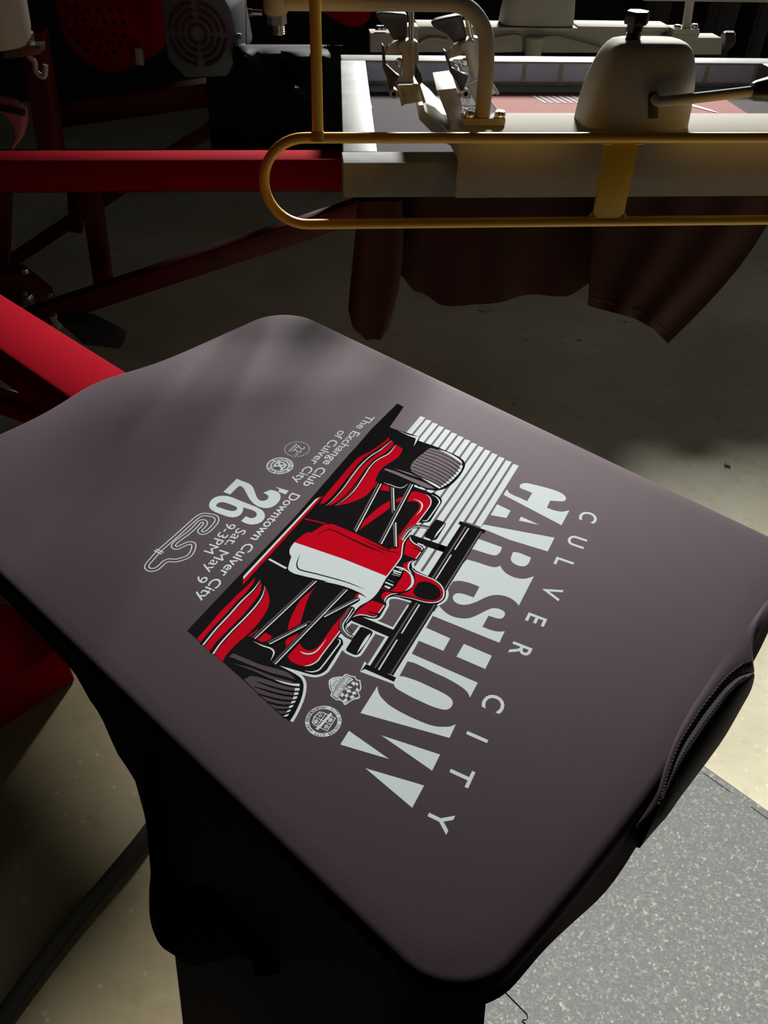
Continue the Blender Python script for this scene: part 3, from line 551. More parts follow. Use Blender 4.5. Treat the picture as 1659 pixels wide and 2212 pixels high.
car 2rP 47.7,81.6 45.3,89.6 52.8,92.0 55.4,92.3 ~57.0,91.6 ~58.3,89.1 ~60.1,86.0 ~62.7,83.6 65.4,81.8 ~60.9,80.9 ~54.8,80.6
car 3wS|0.8 45.3,90.4 53.2,92.4
car 3wS|0.3,0.8,0.9,0.9,0.9,0.8,0.3 ~67.4,82.3 ~65.2,82.8 ~62.5,84.5 ~60.4,87.3 ~59.0,90.7 ~57.4,92.7 55.2,93.0
car 3kS|0.2,0.7,1.1 57.1,84.6 56.0,88.1 53.8,93.4
car 2gS|1.3 ~-11.1,56.3 ~-22.5,53.2 ~-27.5,53.3 ~-31.8,55.7 ~-34.8,59.4 -36.6,63.4
car 3wS|0.8,0.8,0.8,0.8,0.8 ~-11.2,57.8 ~-21.9,54.9 ~-27.0,55.1 ~-30.7,57.2 -34.8,64.0
car 2wP -47.2,69.0 ~-46.6,69.8 ~-38.1,72.0 -28.2,73.8 ~-34.7,71.3
car 3wS|0.6 -11.0,59.9 ~-19.8,57.2 -24.6,56.3
car 2gS|1.5 ~62.6,74.9 ~69.2,77.3 ~75.0,79.3 ~78.3,81.6 ~80.5,84.7 ~81.6,88.6 ~81.6,91.9 80.9,94.7
car 3wS|0.7,0.9,0.9,0.9,0.9,0.9,0.9 ~61.9,77.0 ~69.8,79.7 ~75.4,81.4 ~78.0,83.4 ~79.7,86.6 ~80.3,90.7 79.5,94.1
car 3wS|0.3,0.7,0.3 63.0,79.4 68.9,81.0 74.5,82.6
car 2wP 69.0,99.9 ~74.0,102.2 ~82.1,104.1 87.6,104.8 ~82.2,102.6 ~74.0,100.1
car 2gP 71.6,85.1 70.1,90.1 76.7,91.5 75.5,85.7
car 2rP 61.8,74.0 72.5,76.4 81.8,77.9 93.3,81.3 ~100.5,82.9 ~104.9,82.1 ~107.0,80.0 ~107.5,76.5 106.3,72.4 118.9,74.3 ~120.0,78.7 ~119.1,83.6 ~116.8,88.0 ~113.6,89.9 ~109.1,90.8 103.6,89.5 81.2,84.2 81.8,84.0 ~78.8,80.3 ~74.6,78.2
car 3wS|0.3,0.9,0.9,0.9,0.8 ~116.9,87.8 ~113.6,89.9 ~109.1,90.8 103.6,89.5 81.7,84.3
car 3wS|0.1,0.9,1.2,1,0.8,0.1 ~110.7,77.2 ~110.4,79.8 ~108.4,83.0 ~104.9,84.7 ~100.6,84.5 92.6,82.6
car 2wS|0.1,0.9,1.1,1,1,0.9,0.3 ~119.4,90.3 ~116.8,94.2 ~113.6,96.1 ~110.5,96.1 88.9,91.1 ~87.3,89.7 87.4,87.8
car 3kS|2.8 60.5,41.3 123.4,48.8
car 4gS|1.2 61.4,39.7 123.7,47.1
car 4wS|0.85 60.5,41.3 123.4,48.8
car 3kS|2.8 51.9,62.5 128.4,73.3
car 4gS|1.2 52.6,60.8 128.6,71.7
car 4wS|0.85 51.9,62.5 128.4,73.3
car 3kS|2.8 53.0,74.1 80.2,68.3
car 4gS|1.2 52.8,72.8 78.0,67.1
car 4wS|0.85 53.0,74.1 80.2,68.3
car 3kS|2.8 92.6,64.7 120.0,58.9
car 4gS|1.2 88.6,64.3 120.1,57.0
car 4wS|0.85 92.6,64.7 120.0,58.9
car 2rP 64.1,44.2 ~75.2,48.3 95.1,61.0 104.2,59.1 ~99.7,55.3 ~89.6,49.7 ~77.9,45.4 70.2,45.4
car 2rP 115.2,49.9 114.7,55.7 117.0,56.4 121.9,54.6 123.0,50.3
car 2rP 116.1,44.2 118.5,45.2 124.5,45.2 124.7,44.0
car 2rP 100.6,65.7 105.6,67.7 114.4,68.3 111.3,64.4 109.2,63.9
car 2wS|0.1,0.9,1.1,1.2,1,0.1 ~125.3,49.8 ~123.7,56.6 ~121.7,61.9 ~121.9,64.8 ~123.3,66.6 128.2,69.1
car 2gP 140.2,47.7 ~137.6,56.9 ~134.6,66.6 ~130.3,75.9 ~127.7,82.0 ~127.1,86.6 127.7,91.4 ~130.5,84.5 ~134.7,75.4 138.7,63.7 143.7,47.7
car 2gP 145.6,53.8 141.5,61.5 ~138.7,69.1 ~135.7,78.6 129.7,91.5 130.4,91.8 ~134.5,85.7 ~137.7,78.7 141.0,66.3
car 2gP 149.0,68.0 144.9,68.6 ~142.6,71.4 ~141.2,74.1 ~138.5,80.7 ~136.0,87.3 128.6,95.5 129.6,96.7 ~134.3,100.4 ~140.0,102.9 ~146.8,105.1 150.9,105.7
car 4kS|0.3,0.8,0.9,0.9,0.8 140.8,72.2 ~137.7,79.8 ~135.2,87.6 ~132.5,93.1 129.7,97.0
car 4kS|0.3,0.8,0.9,0.9,0.8 144.5,74.7 ~141.2,83.7 ~138.0,90.7 ~135.0,95.7 132.1,99.3
car 4kS|0.3,0.8,0.9,0.9,0.8 148.0,76.6 ~143.8,86.6 ~140.5,93.3 ~137.3,98.1 134.7,101.0
car 4kS|0.3,0.8,0.9,0.9,0.8 149.9,81.9 ~146.7,89.7 ~143.2,96.2 ~140.4,99.8 137.3,102.7
car 4kS|0.3,0.8,0.9,0.9,0.8 150.0,90.0 ~148.4,94.2 ~145.6,98.9 ~142.7,101.9 139.8,103.8
car 4kS|0.3,0.8,0.9,0.9 150.2,97.4 ~148.9,99.9 ~146.6,102.4 143.0,105.1
car 4kS|0.3,0.8,0.9 150.4,102.5 ~149.3,104.3 146.0,106.4
car 5wP 132.3,95.4 130.4,97.5 131.8,98.7 133.8,96.8
car 5wP 134.7,97.5 133.0,99.3 134.4,100.3 136.3,98.6
car 5wP 137.2,99.3 135.4,100.9 137.1,101.7 138.9,100.3
car 5wP 140.2,100.9 138.1,102.4 139.8,103.0 141.7,101.7
car 5wP 143.2,102.3 141.0,103.7 142.9,104.2 144.8,103.1
car 5wP 146.2,103.8 144.2,105.0 146.0,105.4 147.7,104.3
car 5wP 149.5,105.0 147.2,106.1 148.9,106.7 150.9,105.5
car 3wP 138.0,79.1 ~135.8,83.1 ~133.2,88.1 ~131.2,91.6 128.1,95.1 129.6,96.6 ~132.4,92.9 ~135.0,87.5
date 0wP 24.5,-85.0 ~23.7,-80.3 ~22.3,-74.9 ~22.3,-69.6 ~24.6,-64.2 ~28.5,-57.0 ~29.8,-52.6 ~28.6,-49.6 ~25.6,-48.5 ~22.8,-49.7 ~21.5,-52.0 21.9,-56.6 15.7,-55.4 ~13.8,-51.4 ~13.9,-46.7 ~16.8,-42.5 ~22.2,-39.6 ~28.1,-39.1 ~32.2,-41.1 ~34.8,-45.3 ~35.6,-51.1 ~34.3,-58.0 ~31.2,-65.7 ~28.5,-72.6 ~28.6,-75.9 30.6,-76.5 40.9,-73.8 42.4,-80.0
date 0wP ~60.2,-75.4 ~55.4,-78.9 ~50.4,-79.4 ~45.7,-76.7 ~42.5,-71.4 40.1,-61.1 36.7,-47.5 ~36.4,-41.2 ~38.8,-35.9 ~43.2,-32.8 ~48.1,-32.6 ~52.2,-35.1 ~54.4,-39.2 55.2,-44.1 49.3,-45.5 ~48.1,-41.1 ~45.3,-39.7 ~42.1,-41.3 ~41.0,-45.5 43.9,-54.7 ~47.1,-51.6 ~51.5,-49.8 ~55.8,-50.9 ~58.5,-54.5 ~60.4,-60.3 ~62.1,-67.5 ~61.8,-72.1
date 1gP ~56.5,-71.4 ~53.7,-72.5 ~50.9,-71.1 ~49.0,-67.1 47.3,-60.9 ~47.4,-57.8 ~49.3,-56.3 ~51.8,-57.0 ~53.8,-60.1 56.1,-66.9 ~57.1,-69.8
date 0wP 10.1,-55.2 9.7,-54.0 8.9,-50.4 6.6,-44.2 11.4,-42.5 12.9,-49.4 10.7,-50.2
track 0wS|3.6 ~116.2,-62.0 ~125.9,-58.4 ~130.1,-56.6 ~131.9,-54.4 ~131.7,-51.1 ~128.5,-48.7 ~123.9,-49.2 ~120.0,-50.1 ~116.8,-49.0 ~114.5,-46.0 ~110.6,-43.8 ~104.9,-42.5 ~99.2,-45.2 ~95.1,-49.8 ~96.3,-52.9 ~100.6,-54.2 ~105.5,-55.2 ~106.2,-58.4 ~103.3,-60.4 ~97.1,-61.4 ~90.3,-62.0 ~82.4,-63.8 ~76.6,-65.7 ~74.2,-64.2 ~74.9,-61.2 ~79.0,-59.2 ~83.0,-57.9 ~83.3,-54.5 ~79.9,-53.1 ~72.3,-54.9 ~67.2,-57.5 ~65.2,-61.7 ~67.0,-66.6 ~70.1,-70.4 ~73.4,-71.1 ~79.7,-70.1 ~97.8,-65.9 116.2,-62.0
track 1gS|2.1 ~116.2,-62.0 ~125.9,-58.4 ~130.1,-56.6 ~131.9,-54.4 ~131.7,-51.1 ~128.5,-48.7 ~123.9,-49.2 ~120.0,-50.1 ~116.8,-49.0 ~114.5,-46.0 ~110.6,-43.8 ~104.9,-42.5 ~99.2,-45.2 ~95.1,-49.8 ~96.3,-52.9 ~100.6,-54.2 ~105.5,-55.2 ~106.2,-58.4 ~103.3,-60.4 ~97.1,-61.4 ~90.3,-62.0 ~82.4,-63.8 ~76.6,-65.7 ~74.2,-64.2 ~74.9,-61.2 ~79.0,-59.2 ~83.0,-57.9 ~83.3,-54.5 ~79.9,-53.1 ~72.3,-54.9 ~67.2,-57.5 ~65.2,-61.7 ~67.0,-66.6 ~70.1,-70.4 ~73.4,-71.1 ~79.7,-70.1 ~97.8,-65.9 116.2,-62.0
track 2wS|0.9 116.5,-65.1 114.8,-58.4
track 2wS|0.9 118.3,-65.0 116.7,-58.0
shield 0wP 103.8,110.6 103.0,111.9 102.2,114.5 101.5,115.3 101.2,116.0 ~102.0,118.6 101.0,120.3 102.1,121.5 104.3,124.3 ~106.3,125.5 108.3,125.4 109.9,128.6 ~111.6,128.8 ~114.8,127.0 120.2,126.2 120.7,125.6 119.8,123.2 120.4,120.6 121.6,120.0 121.7,114.7 119.5,113.8 ~118.2,110.8 ~116.3,108.2 114.2,106.3 ~111.5,106.5 ~108.8,108.2 106.3,110.6 104.7,110.1
shield 1gP 104.6,111.0 103.6,112.5 102.8,114.9 102.0,116.0 102.9,118.7 102.0,120.3 102.9,121.4 104.7,123.7 106.5,124.8 108.7,124.9 110.3,128.0 114.3,126.3 119.7,125.2 118.9,123.4 119.8,120.0 121.1,119.5 121.0,115.1 119.0,114.4 ~117.3,110.5 114.2,107.5 ~110.5,108.1 106.6,111.4
shield 2wP 107.0,111.4 ~109.6,109.0 ~113.3,107.6 ~114.9,108.5 ~117.4,111.7 118.7,114.3
shield 2wP 104.8,111.4 103.3,115.0 120.4,119.5 120.6,115.3
shield 3gP 105.1,111.9 103.9,114.8 120.1,119.0 120.2,115.6
shield 4wP 105.2,112.2 104.2,114.6 119.9,118.7 120.0,115.8
shield 2wP 103.6,115.5 103.6,116.8 108.1,116.7 108.4,116.4
shield 3wP 104.5,117.6 105.0,120.1 106.7,120.4 106.7,117.8
shield 3wP 103.8,119.3 103.9,121.3 105.8,122.2 105.1,119.9
shield 3wP 106.4,122.7 107.0,124.7 108.6,124.8 108.3,122.9
shield 3wP 109.6,117.2 108.0,120.3 108.8,120.4 110.4,119.3
shield 3wP 110.4,117.6 110.9,119.2 113.5,118.0
shield 3wP 112.2,119.0 110.2,120.1 111.1,122.4 113.2,121.0
shield 3wP 111.1,122.6 109.0,123.5 110.0,125.6 112.0,124.5
shield 3wP 114.9,118.6 115.7,120.8 117.9,120.6 117.2,118.8
shield 3wP 113.4,121.2 114.5,123.2 116.4,122.8 115.6,120.8
shield 3wP 114.2,123.7 112.0,124.7 112.8,126.7 114.9,125.7
shield 3wP 116.4,123.0 117.2,125.1 119.4,124.9 118.7,122.8
shield 3wP 119.0,119.2 119.2,121.9 119.7,119.9
'''
# ------------------------------------------------------------------ the print (flat ink on the cloth; millimetres on the board)
class Ink:
    """flat shapes stacked in printing order, a thousandth of a millimetre apart"""
    def __init__(self): self.items = []
    def poly(self, pts, c, layer):
        tris = tessellate_polygon([[Vector((p[0], p[1], 0)) for p in pts]])
        self.items.append((layer, len(self.items), c, pts, tris, 0.0))
    def build(self, name, parent, label=None):
        bm = bmesh.new()
        for rank, (l, n_, c, pts, tris, step) in enumerate(sorted(self.items, key=lambda q: q[:2])):
            h = 0.00004 + 0.000002 * rank
            if not step: vs = [bm.verts.new(plat(p[0] / 1000, p[1] / 1000, h)) for p in pts]
            for k_, f in enumerate(tris):
                if step: q = [bm.verts.new(plat(pts[k][0] / 1000, pts[k][1] / 1000, h + step * k_)) for k in f]
                else: q = [vs[k] for k in f]
                ar = sum((q[k].co - q[0].co).cross(q[(k + 1) % len(q)].co - q[0].co).z for k in range(len(q)))
                try: fc = bm.faces.new(q if ar > 0 else q[::-1]); fc.material_index = INKS.index(c)
                except ValueError: pass
        me = bpy.data.meshes.new(name); bm.to_mesh(me); bm.free()
        for x in INKM: me.materials.append(x)
        o = link(name, me, parent)
        if label: o['label'] = label
        return o
INKS = 'wkrg'; INKM = [M_white, M_kink, M_rink, M_gink]

def curve(tok, closed):
    P_ = []; F = []
    for q in tok:
        F.append(q[0] == '~'); P_.append(tuple(map(float, q.lstrip('~').split(','))))
    n = len(P_); out = []
    for i in range(n if closed else n - 1):
        a, b = P_[i], P_[(i + 1) % n]
        sa, sb = F[i], F[(i + 1) % n]
        if not (sa or sb): out.append(a); continue
        d = (b[0] - a[0], b[1] - a[1])
        def tan(k, s):
            if not s: return d
            p, q = P_[k - 1], P_[(k + 1) % n]
            if not closed and (k == 0 or k == n - 1): return d
            L = math.hypot(q[0] - p[0], q[1] - p[1]) or 1; g = math.hypot(*d)
            return ((q[0] - p[0]) / L * g, (q[1] - p[1]) / L * g)
        ta, tb = tan(i, sa), tan((i + 1) % n, sb)
        for j in range(5):
            s = j / 5; h1 = 2 * s ** 3 - 3 * s * s + 1; h2 = s ** 3 - 2 * s * s + s; h3 = -2 * s ** 3 + 3 * s * s; h4 = s ** 3 - s * s
            out.append(tuple(a[k] * h1 + ta[k] * h2 + b[k] * h3 + tb[k] * h4 for k in (0, 1)))
    if not closed: out.append(P_[-1])
    return out

def stroke(I, pts, wd, c, l):
    n = len(pts); L = []; R_ = []
    for i, p in enumerate(pts):
        a, b = pts[max(i - 1, 0)], pts[min(i + 1, n - 1)]
        d = (b[0] - a[0], b[1] - a[1]); g = math.hypot(*d) or 1
        if isinstance(wd, list):
            s = i / (n - 1) * (len(wd) - 1); k = min(int(s), len(wd) - 2); w_ = wd[k] + (wd[k + 1] - wd[k]) * (s - k)
        else:
            w_ = wd
            if 0 < i < n - 1:
                e = (p[0] - a[0], p[1] - a[1]); ge = math.hypot(*e) or 1
                w_ = wd / max(0.5, abs((e[0] * d[0] + e[1] * d[1]) / g / ge))
        nx, ny = -d[1] / g * w_ / 2, d[0] / g * w_ / 2
        L.append((p[0] + nx, p[1] + ny)); R_.append((p[0] - nx, p[1] - ny))
    I.items.append((l, len(I.items), c, L + R_, [(i, i + 1, n + i + 1, n + i) for i in range(n - 1)], 0.0))

GROUPS = {}
def grp(g): return GROUPS.setdefault(g, Ink())
for line in ART.strip().split('\n'):
    hd, *tok = line.split(' '); code, *rest = tok; 
    l, c, k = int(code[0]), code[1], code[2]
    if k == 'P': grp(hd).poly(curve(rest, True), c, l)
    else:
        ww = code[4:].split(','); ww = [float(x) for x in ww]
        stroke(grp(hd), curve(rest, False), ww if len(ww) > 1 else ww[0], c, l)
# stripes behind the car
DX, DY = (0.967, 0.255), (-0.255, 0.967)
I = grp('stripes')
for i in range(15):
    a = (-144.3 + 0.03 * i, -35.2 + 7.14 * i); wv = 4.95
    end = 15.1 * DX[0] + 103.5 * DX[1]; st = a[0] * DX[0] + a[1] * DX[1]
    if i > 12: end = -37.5
    b = (a[0] + DX[0] * (end - st), a[1] + DX[1] * (end - st))
    I.poly([a, b, (b[0] + DY[0] * wv, b[1] + DY[1] * wv), (a[0] + DY[0] * wv, a[1] + DY[1] * wv)], 'w', 0)

def glyphs(text, off, track=1.0):
    cu = bpy.data.curves.new('t', 'FONT'); cu.body = text; cu.size = 1.0; cu.offset = off; cu.space_character = track; cu.resolution_u = 4
    ob = bpy.data.objects.new('t', cu); me = bpy.data.meshes.new_from_object(ob)
    vs = [(v.co.x, v.co.y) for v in me.vertices]; fs = [tuple(p.vertices) for p in me.polygons if p.normal.z > 0]
    bpy.data.objects.remove(ob); bpy.data.meshes.remove(me); bpy.data.curves.remove(cu)
    return vs, fs
def put(I, vs, fs, fn, c, l):
    I.items.append((l, len(I.items), c, [fn(x, y) for x, y in vs], fs, 0.0))
CAP = max(y for x, y in glyphs('H', 0)[0])
def line_text(I, text, A, B, cap, off=0.022, c='w', l=0):
    vs, fs = glyphs(text, off)
    x0 = min(p[0] for p in vs); x1 = max(p[0] for p in vs); L = math.hypot(B[0] - A[0], B[1] - A[1])
    d = ((B[0] - A[0]) / L, (B[1] - A[1]) / L); n = (-d[1], d[0]); sx = L / (x1 - x0); sy = cap / CAP
    put(I, vs, fs, lambda x, y: (A[0] + d[0] * (x - x0) * sx + n[0] * y * sy, A[1] + d[1] * (x - x0) * sx + n[1] * y * sy), c, l)
for txt, A, B, cap in (('The Exchange Club', (-113.4, -70.4), (-5.8, -41.9), 7.5), ('of Culver City', (-79.8, -72.2), (-3.2, -51.1), 7.5),
                       ('Downtown Culver City', (6.3, -40.5), (127.2, -7.0), 7.6), ('Sat. May 9', (61.9, -40.0), (117.2, -20.3), 7.7), ('9-3PM', (63.1, -50.0), (94.8, -38.7), 7.7)):
    line_text(grp('lettering'), txt, A, B, cap, 0.0 if 'M' in txt else 0.009)
for ch, u, v in (('C', -128.5, 144.9), ('U', -98.5, 152.8), ('L', -72.5, 157.7), ('V', -42.2, 167.1), ('E', -13.9, 172.7), ('R', 14.9, 179.7), ('C', 59.1, 190.6), ('I', 84.7, 197.1), ('T', 110.4, 205.0), ('Y', 138.6, 212.3)):
    vs, fs = glyphs(ch, 0.012); s = 12.5 / CAP
    cx = (min(p[0] for p in vs) + max(p[0] for p in vs)) / 2; cy = CAP / 2
    LI = Ink(); put(LI, vs, fs, lambda x, y: (u + s * (DX[0] * (x - cx) + DY[0] * (y - cy)), v + s * (DX[1] * (x - cx) + DY[1] * (y - cy))), 'w', 0); LI.build('printed_letter', shirt)

def disc(I, c, r, col, l, n=48, r0=0):
    P_ = [(c[0] + r * math.cos(2 * PI * k / n), c[1] + r * math.sin(2 * PI * k / n)) for k in range(n)]
    if not r0: I.poly(P_, col, l); return
    Q_ = [(c[0] + r0 * math.cos(2 * PI * k / n), c[1] + r0 * math.sin(2 * PI * k / n)) for k in range(n)]
    I.items.append((l, len(I.items), col, P_ + Q_, [(k, (k + 1) % n, n + (k + 1) % n, n + k) for k in range(n)], 0.0))
def ring_text(I, text, c, r, mid, span, cap, col, l, top=True):
    """letters round a circle; mid and span in degrees from the reading direction"""
    s = cap / CAP; n = len(text); base = math.atan2(DX[1], DX[0])
    for k, ch in enumerate(text):
        if ch == ' ': continue
        f = (k + 0.5) / n - 0.5; a = base + math.radians(mid - f * span if top else mid + f * span)
        vs, fs = glyphs(ch, 0.03); cx = (min(p[0] for p in vs) + max(p[0] for p in vs)) / 2
        o = (math.cos(a), math.sin(a)); up = o if top else (-o[0], -o[1]); rt = (up[1], -up[0]); rr = r - cap / 2 if top else r + cap / 2
        put(I, vs, fs, lambda x, y: (c[0] + o[0] * rr + s * (rt[0] * (x - cx) * 0.85 + up[0] * y), c[1] + o[1] * rr + s * (rt[1] * (x - cx) * 0.85 + up[1] * y)), col, l)
def loc(c): return lambda x, y: (c[0] + DX[0] * x + DY[0] * y, c[1] + DX[1] * x + DY[1] * y)
# club seal
I = grp('seal'); c = (-10.4, -72.6); q = loc(c)
disc(I, c, 11.0, 'w', 0); disc(I, c, 6.6, 'g', 1)
ring_text(I, 'UNITY FOR SERVICE', c, 8.8, 90, 165, 2.2, 'g', 1); ring_text(I, 'NATIONAL EXCHANGE CLUB', c, 8.8, 270, 180, 2.2, 'g', 1, False)
for a, b in (((-3.6, -4.4), (3.4, 4.6)), ((-3.6, 4.4), (3.6, -4.4)), ((-5, -2.6), (-2.4, -4.6)), ((2.4, 4.8), (4.6, 3.2))): stroke(I, [q(*a), q(*b)], 1.7, 'w', 2)
stroke(I, [q(4.3 * math.cos(t_) - .2, 4.3 * math.sin(t_)) for t_ in [math.radians(50 + 13 * k) for k in range(21)]], 1.5, 'w', 2)
disc(I, c, 1.6, 'w', 2)
# anniversary ring
I = grp('anniversary'); c = (-35.5, -78.9); q = loc(c)
for k in range(28):
    a = 2 * PI * k / 28; r = 10.2; ca, sa = math.cos(a), math.sin(a)
    I.poly([(c[0] + ca * r + 0.75 * sa + .55 * ca, c[1] + sa * r - 0.75 * ca + .55 * sa), (c[0] + ca * r - 0.75 * sa + .55 * ca, c[1] + sa * r + 0.75 * ca + .55 * sa), (c[0] + ca * (r - .95), c[1] + sa * (r - .95))], 'w', 0)
line_text(I, '22', q(-5.4, -1.6), q(4.2, -1.6), 6.6, 0.0); line_text(I, 'ND', q(4.8, 2.4), q(8.2, 2.4), 2.2, 0.02); line_text(I, 'ANNUAL', q(-6.2, -5.0), q(6.4, -5.0), 2.5, 0.02)
# city seal
I = grp('city_seal'); c = (137.0, 124.3); q = loc(c)
disc(I, c, 10.6, 'w', 0); disc(I, c, 8.2, 'g', 1)
ring_text(I, 'CITY OF CULVER CITY', c, 9.4, 90, 185, 1.6, 'g', 1); ring_text(I, 'INCORPORATED 1917', c, 9.4, 270, 150, 1.6, 'g', 1, False)
for P_ in ([(-5.2, 5.6), (5.0, 5.6), (5.0, -3.2), (4.2, -5.4), (0, -6.4), (-4.4, -5.4), (-5.2, -3.2)],): I.poly([q(*p) for p in P_], 'w', 2); I.poly([q(p[0] * .9, p[1] * .9) for p in P_], 'g', 3)
stroke(I, [q(0, 5.4), q(0, -6)], .5, 'w', 4); stroke(I, [q(-6.6, 1.6), q(-3, 1.0), q(3, .2), q(6.8, -0.6)], 1.7, 'w', 4)
stroke(I, [q(-5, -1.2), q(5, -1.6)], .5, 'w', 4)
for sx_, sy_, n_ in ((-2.5, 3.3, 9), (2.5, 3.4, 7), (-2.4, -3.5, 5), (2.4, -3.6, 9)):
    for k in range(n_):
        a = 2 * PI * k / n_; I.poly([q(sx_, sy_), q(sx_ + 1.6 * math.cos(a - .28), sy_ + 1.3 * math.sin(a - .28)), q(sx_ + 1.6 * math.cos(a + .28), sy_ + 1.3 * math.sin(a + .28))], 'w', 4)
# words on the racing shield (laid along its ribbon)
I = grp('shield')
line_text(I, 'CULVER CITY', (105.2, 112.3), (119.6, 115.9), 2.5, 0.0, 'g', 5)
line_text(I, 'RACING', (108.6, 110.3), (117.0, 112.6), 1.1, 0.0, 'g', 5); line_text(I, 'TEAM', (110.4, 109.0), (116.2, 110.5), 1.1, 0.0, 'g', 5)
LBL = {'title': 'white ink blocks that leave the word CARSHOW in shirt colour', 'city': 'small white letters CULVER CITY', 'stripes': 'fifteen parallel white ink stripes', 'car': 'red, white and black open-wheel racing car',
       'lettering': 'white event lettering', 'date': "large white '26", 'track': 'white double-line race track outline', 'seal': 'round white club seal', 'anniversary': 'ring of small white triangles round 22', 'city_seal': 'round white city seal with a shield', 'shield': 'white racing shield with chequered flags'}
NMS = {'title': 'title_lettering', 'city': 'city_lettering', 'stripes': 'stripe_print', 'car': 'race_car_print', 'lettering': 'event_lettering', 'date': 'year_print', 'track': 'track_outline_print', 'seal': 'club_seal_print', 'anniversary': 'anniversary_ring_print', 'city_seal': 'city_seal_print', 'shield': 'racing_shield_print'}
for g_, I in GROUPS.items(): I.build(NMS[g_], shirt, LBL[g_])
# ------------------------------------------------------------------ boards and arms of the press
X = Vector((1, 0, 0)); Y = Vector((0, 1, 0)); Z = Vector((0, 0, 1))
def board(fr, root, hu=0.2, hv=0.272):
    bm = bmesh.new(); cs = contour(hu, hv, 0.042, n=6)
    prism(bm, [fr(u, v, -0.012) for u, v in cs], Vector((0, 0, -0.012)))
    return done('board', bm, M_alu, root, smooth=40)
pa = thing('platen_arm', 'scratched bright red square arm that carries the printed charcoal shirt', 'machine arm', plat(0, -0.3, -0.06))
board(plat, pa)
bm = bmesh.new(); beam(bm, plat(0.006, -1.12, -0.043), plat(0.008, 0.10, -0.043), 0.064, 0.05, 0.004); done('arm_tube', bm, M_red, pa, smooth=40)
bm = bmesh.new(); beam(bm, at(-60, 846, z=0.86), at(150, 915, z=0.86), 0.022, 0.022, 0.003); done('lower_brace', bm, M_red, pa, smooth=40)
bm = bmesh.new(); beam(bm, at(-60, 835, z=0.845), at(75, 862, z=0.845), 0.012, 0.004, 0.001); done('steel_strip', bm, M_steel, pa, smooth=40)
bm = bmesh.new()
for a, b in (((185, 768), (200, 764)), ((190, 775), (212, 768)), ((150, 790), (205, 782))):
    p, q = at(*a, z=0.9305), at(*b, z=0.9305); beam(bm, p, q, 0.0005, 0.0002, 0)
done('scratches', bm, M_lint, pa)

def fr2(u, v, h=0.0): return Vector((0.42 + v, 1.39 - u, 0.945 + h))
def fr3(u, v, h=0.0):
    a = Vector((0.7071, 0.7071, 0)); p = Vector((0.7071, -0.7071, 0)); return Vector((0.044, 2.30, 0.95)) + a * v + p * u + Z * h
t2 = thing('maroon_t_shirt', 'dark maroon t-shirt hanging off the board under the screen frame', 'shirt', fr2(0, 0, -.02))
def drop2(u, v):
    if u > 0.15: return interp(v, [(-0.27, 0.14), (-0.245, 0.17), (-0.2, 0.19), (0.0, 0.175), (0.05, 0.15), (0.28, 0.14)])
    return 0.14
bm = bmesh.new(); shirt_mesh(bm, fr2, 0.206, 0.2785, 0.046, drop2, flare=0.06, fold=0.006, seed=8); done('shirt_body', bm, M_brown, t2, smooth=70)
bm = bmesh.new()                                             # left hanging fold: a flattened tube of cloth
rows = []
for px0, px1, py in ((772, 868, 425), (768, 872, 500), (762, 870, 560), (756, 862, 620), (752, 850, 668), (760, 842, 700), (785, 826, 722)):
    a, b = at(px0, py, y=1.155), at(px1, py, y=1.155); cxx = (a + b) / 2; hw = (b.x - a.x) / 2
    rows.append([bm.verts.new(cxx + X * hw * math.cos(k * PI / 10) + Y * (0.022 * math.sin(k * PI / 10) + 0.006 * math.sin(k * PI * 0.3) )) for k in range(20)])
for r_, q_ in zip(rows, rows[1:]):
    for k in range(20): bm.faces.new((r_[k], r_[(k + 1) % 20], q_[(k + 1) % 20], q_[k]))
bm.faces.new(rows[-1])
done('side_fold', bm, M_brown, t2, smooth=80)
bm = bmesh.new(); rows = []                                  # right sleeve with an open hemmed end
top_ = [(1285, 425), (1400, 425), (1500, 422), (1600, 415), (1690, 412)]
bot_ = [(1272, 661), (1320, 674), (1372, 688), (1413, 712), (1443, 742)]
for j in range(9):
    s = j / 8; row = []
    for i in range(21):
        f = i / 20 * 4; k = min(int(f), 3); g = f - k
        e0 = [top_[k][d] + (top_[k + 1][d] - top_[k][d]) * g for d in (0, 1)]; e1 = [bot_[k][d] + (bot_[k + 1][d] - bot_[k][d]) * g for d in (0, 1)]
        bulge = 18 * math.sin(PI * s) * (i / 20)              # the outer line sags outward
        px = e0[0] + (e1[0] - e0[0]) * (s ** 1.15) + bulge; py = e0[1] + (e1[1] - e0[1]) * s
        row.append(bm.verts.new(at(px, py, y=1.135 - 0.018 * math.sin(PI * i / 20) - 0.006 * math.sin(i * .9 + 2 * s))))
    rows.append(row)
back = [[bm.verts.new(v.co + Y * (0.03 * math.sin(PI * i / 20) + 0.006) + Z * (0.012 * math.sin(PI * i / 20) if j == 8 else 0)) for i, v in enumerate(r_)] for j, r_ in enumerate(rows)]
for R_ in (rows, back):
    for r_, q_ in zip(R_, R_[1:]):
        for i in range(20): bm.faces.new((r_[i], r_[i + 1], q_[i + 1], q_[i]))
for j in range(8):
    for i in (0, 20): bm.faces.new((rows[j][i], rows[j + 1][i], back[j + 1][i], back[j][i]))
done('sleeve', bm, M_brown, t2, smooth=75)
bm = bmesh.new(); hm = [rows_[i] for rows_ in ()for i in ()]
tube(bm, [at(a + (c_ - a) * 0.0, b, y=1.118) for a, b, c_ in ((1275, 640, 0), (1322, 655, 0), (1374, 669, 0), (1416, 694, 0), (1447, 722, 0))], 0.0012, n=5)
done('hem_stitch', bm, M_brown, t2, smooth=60)
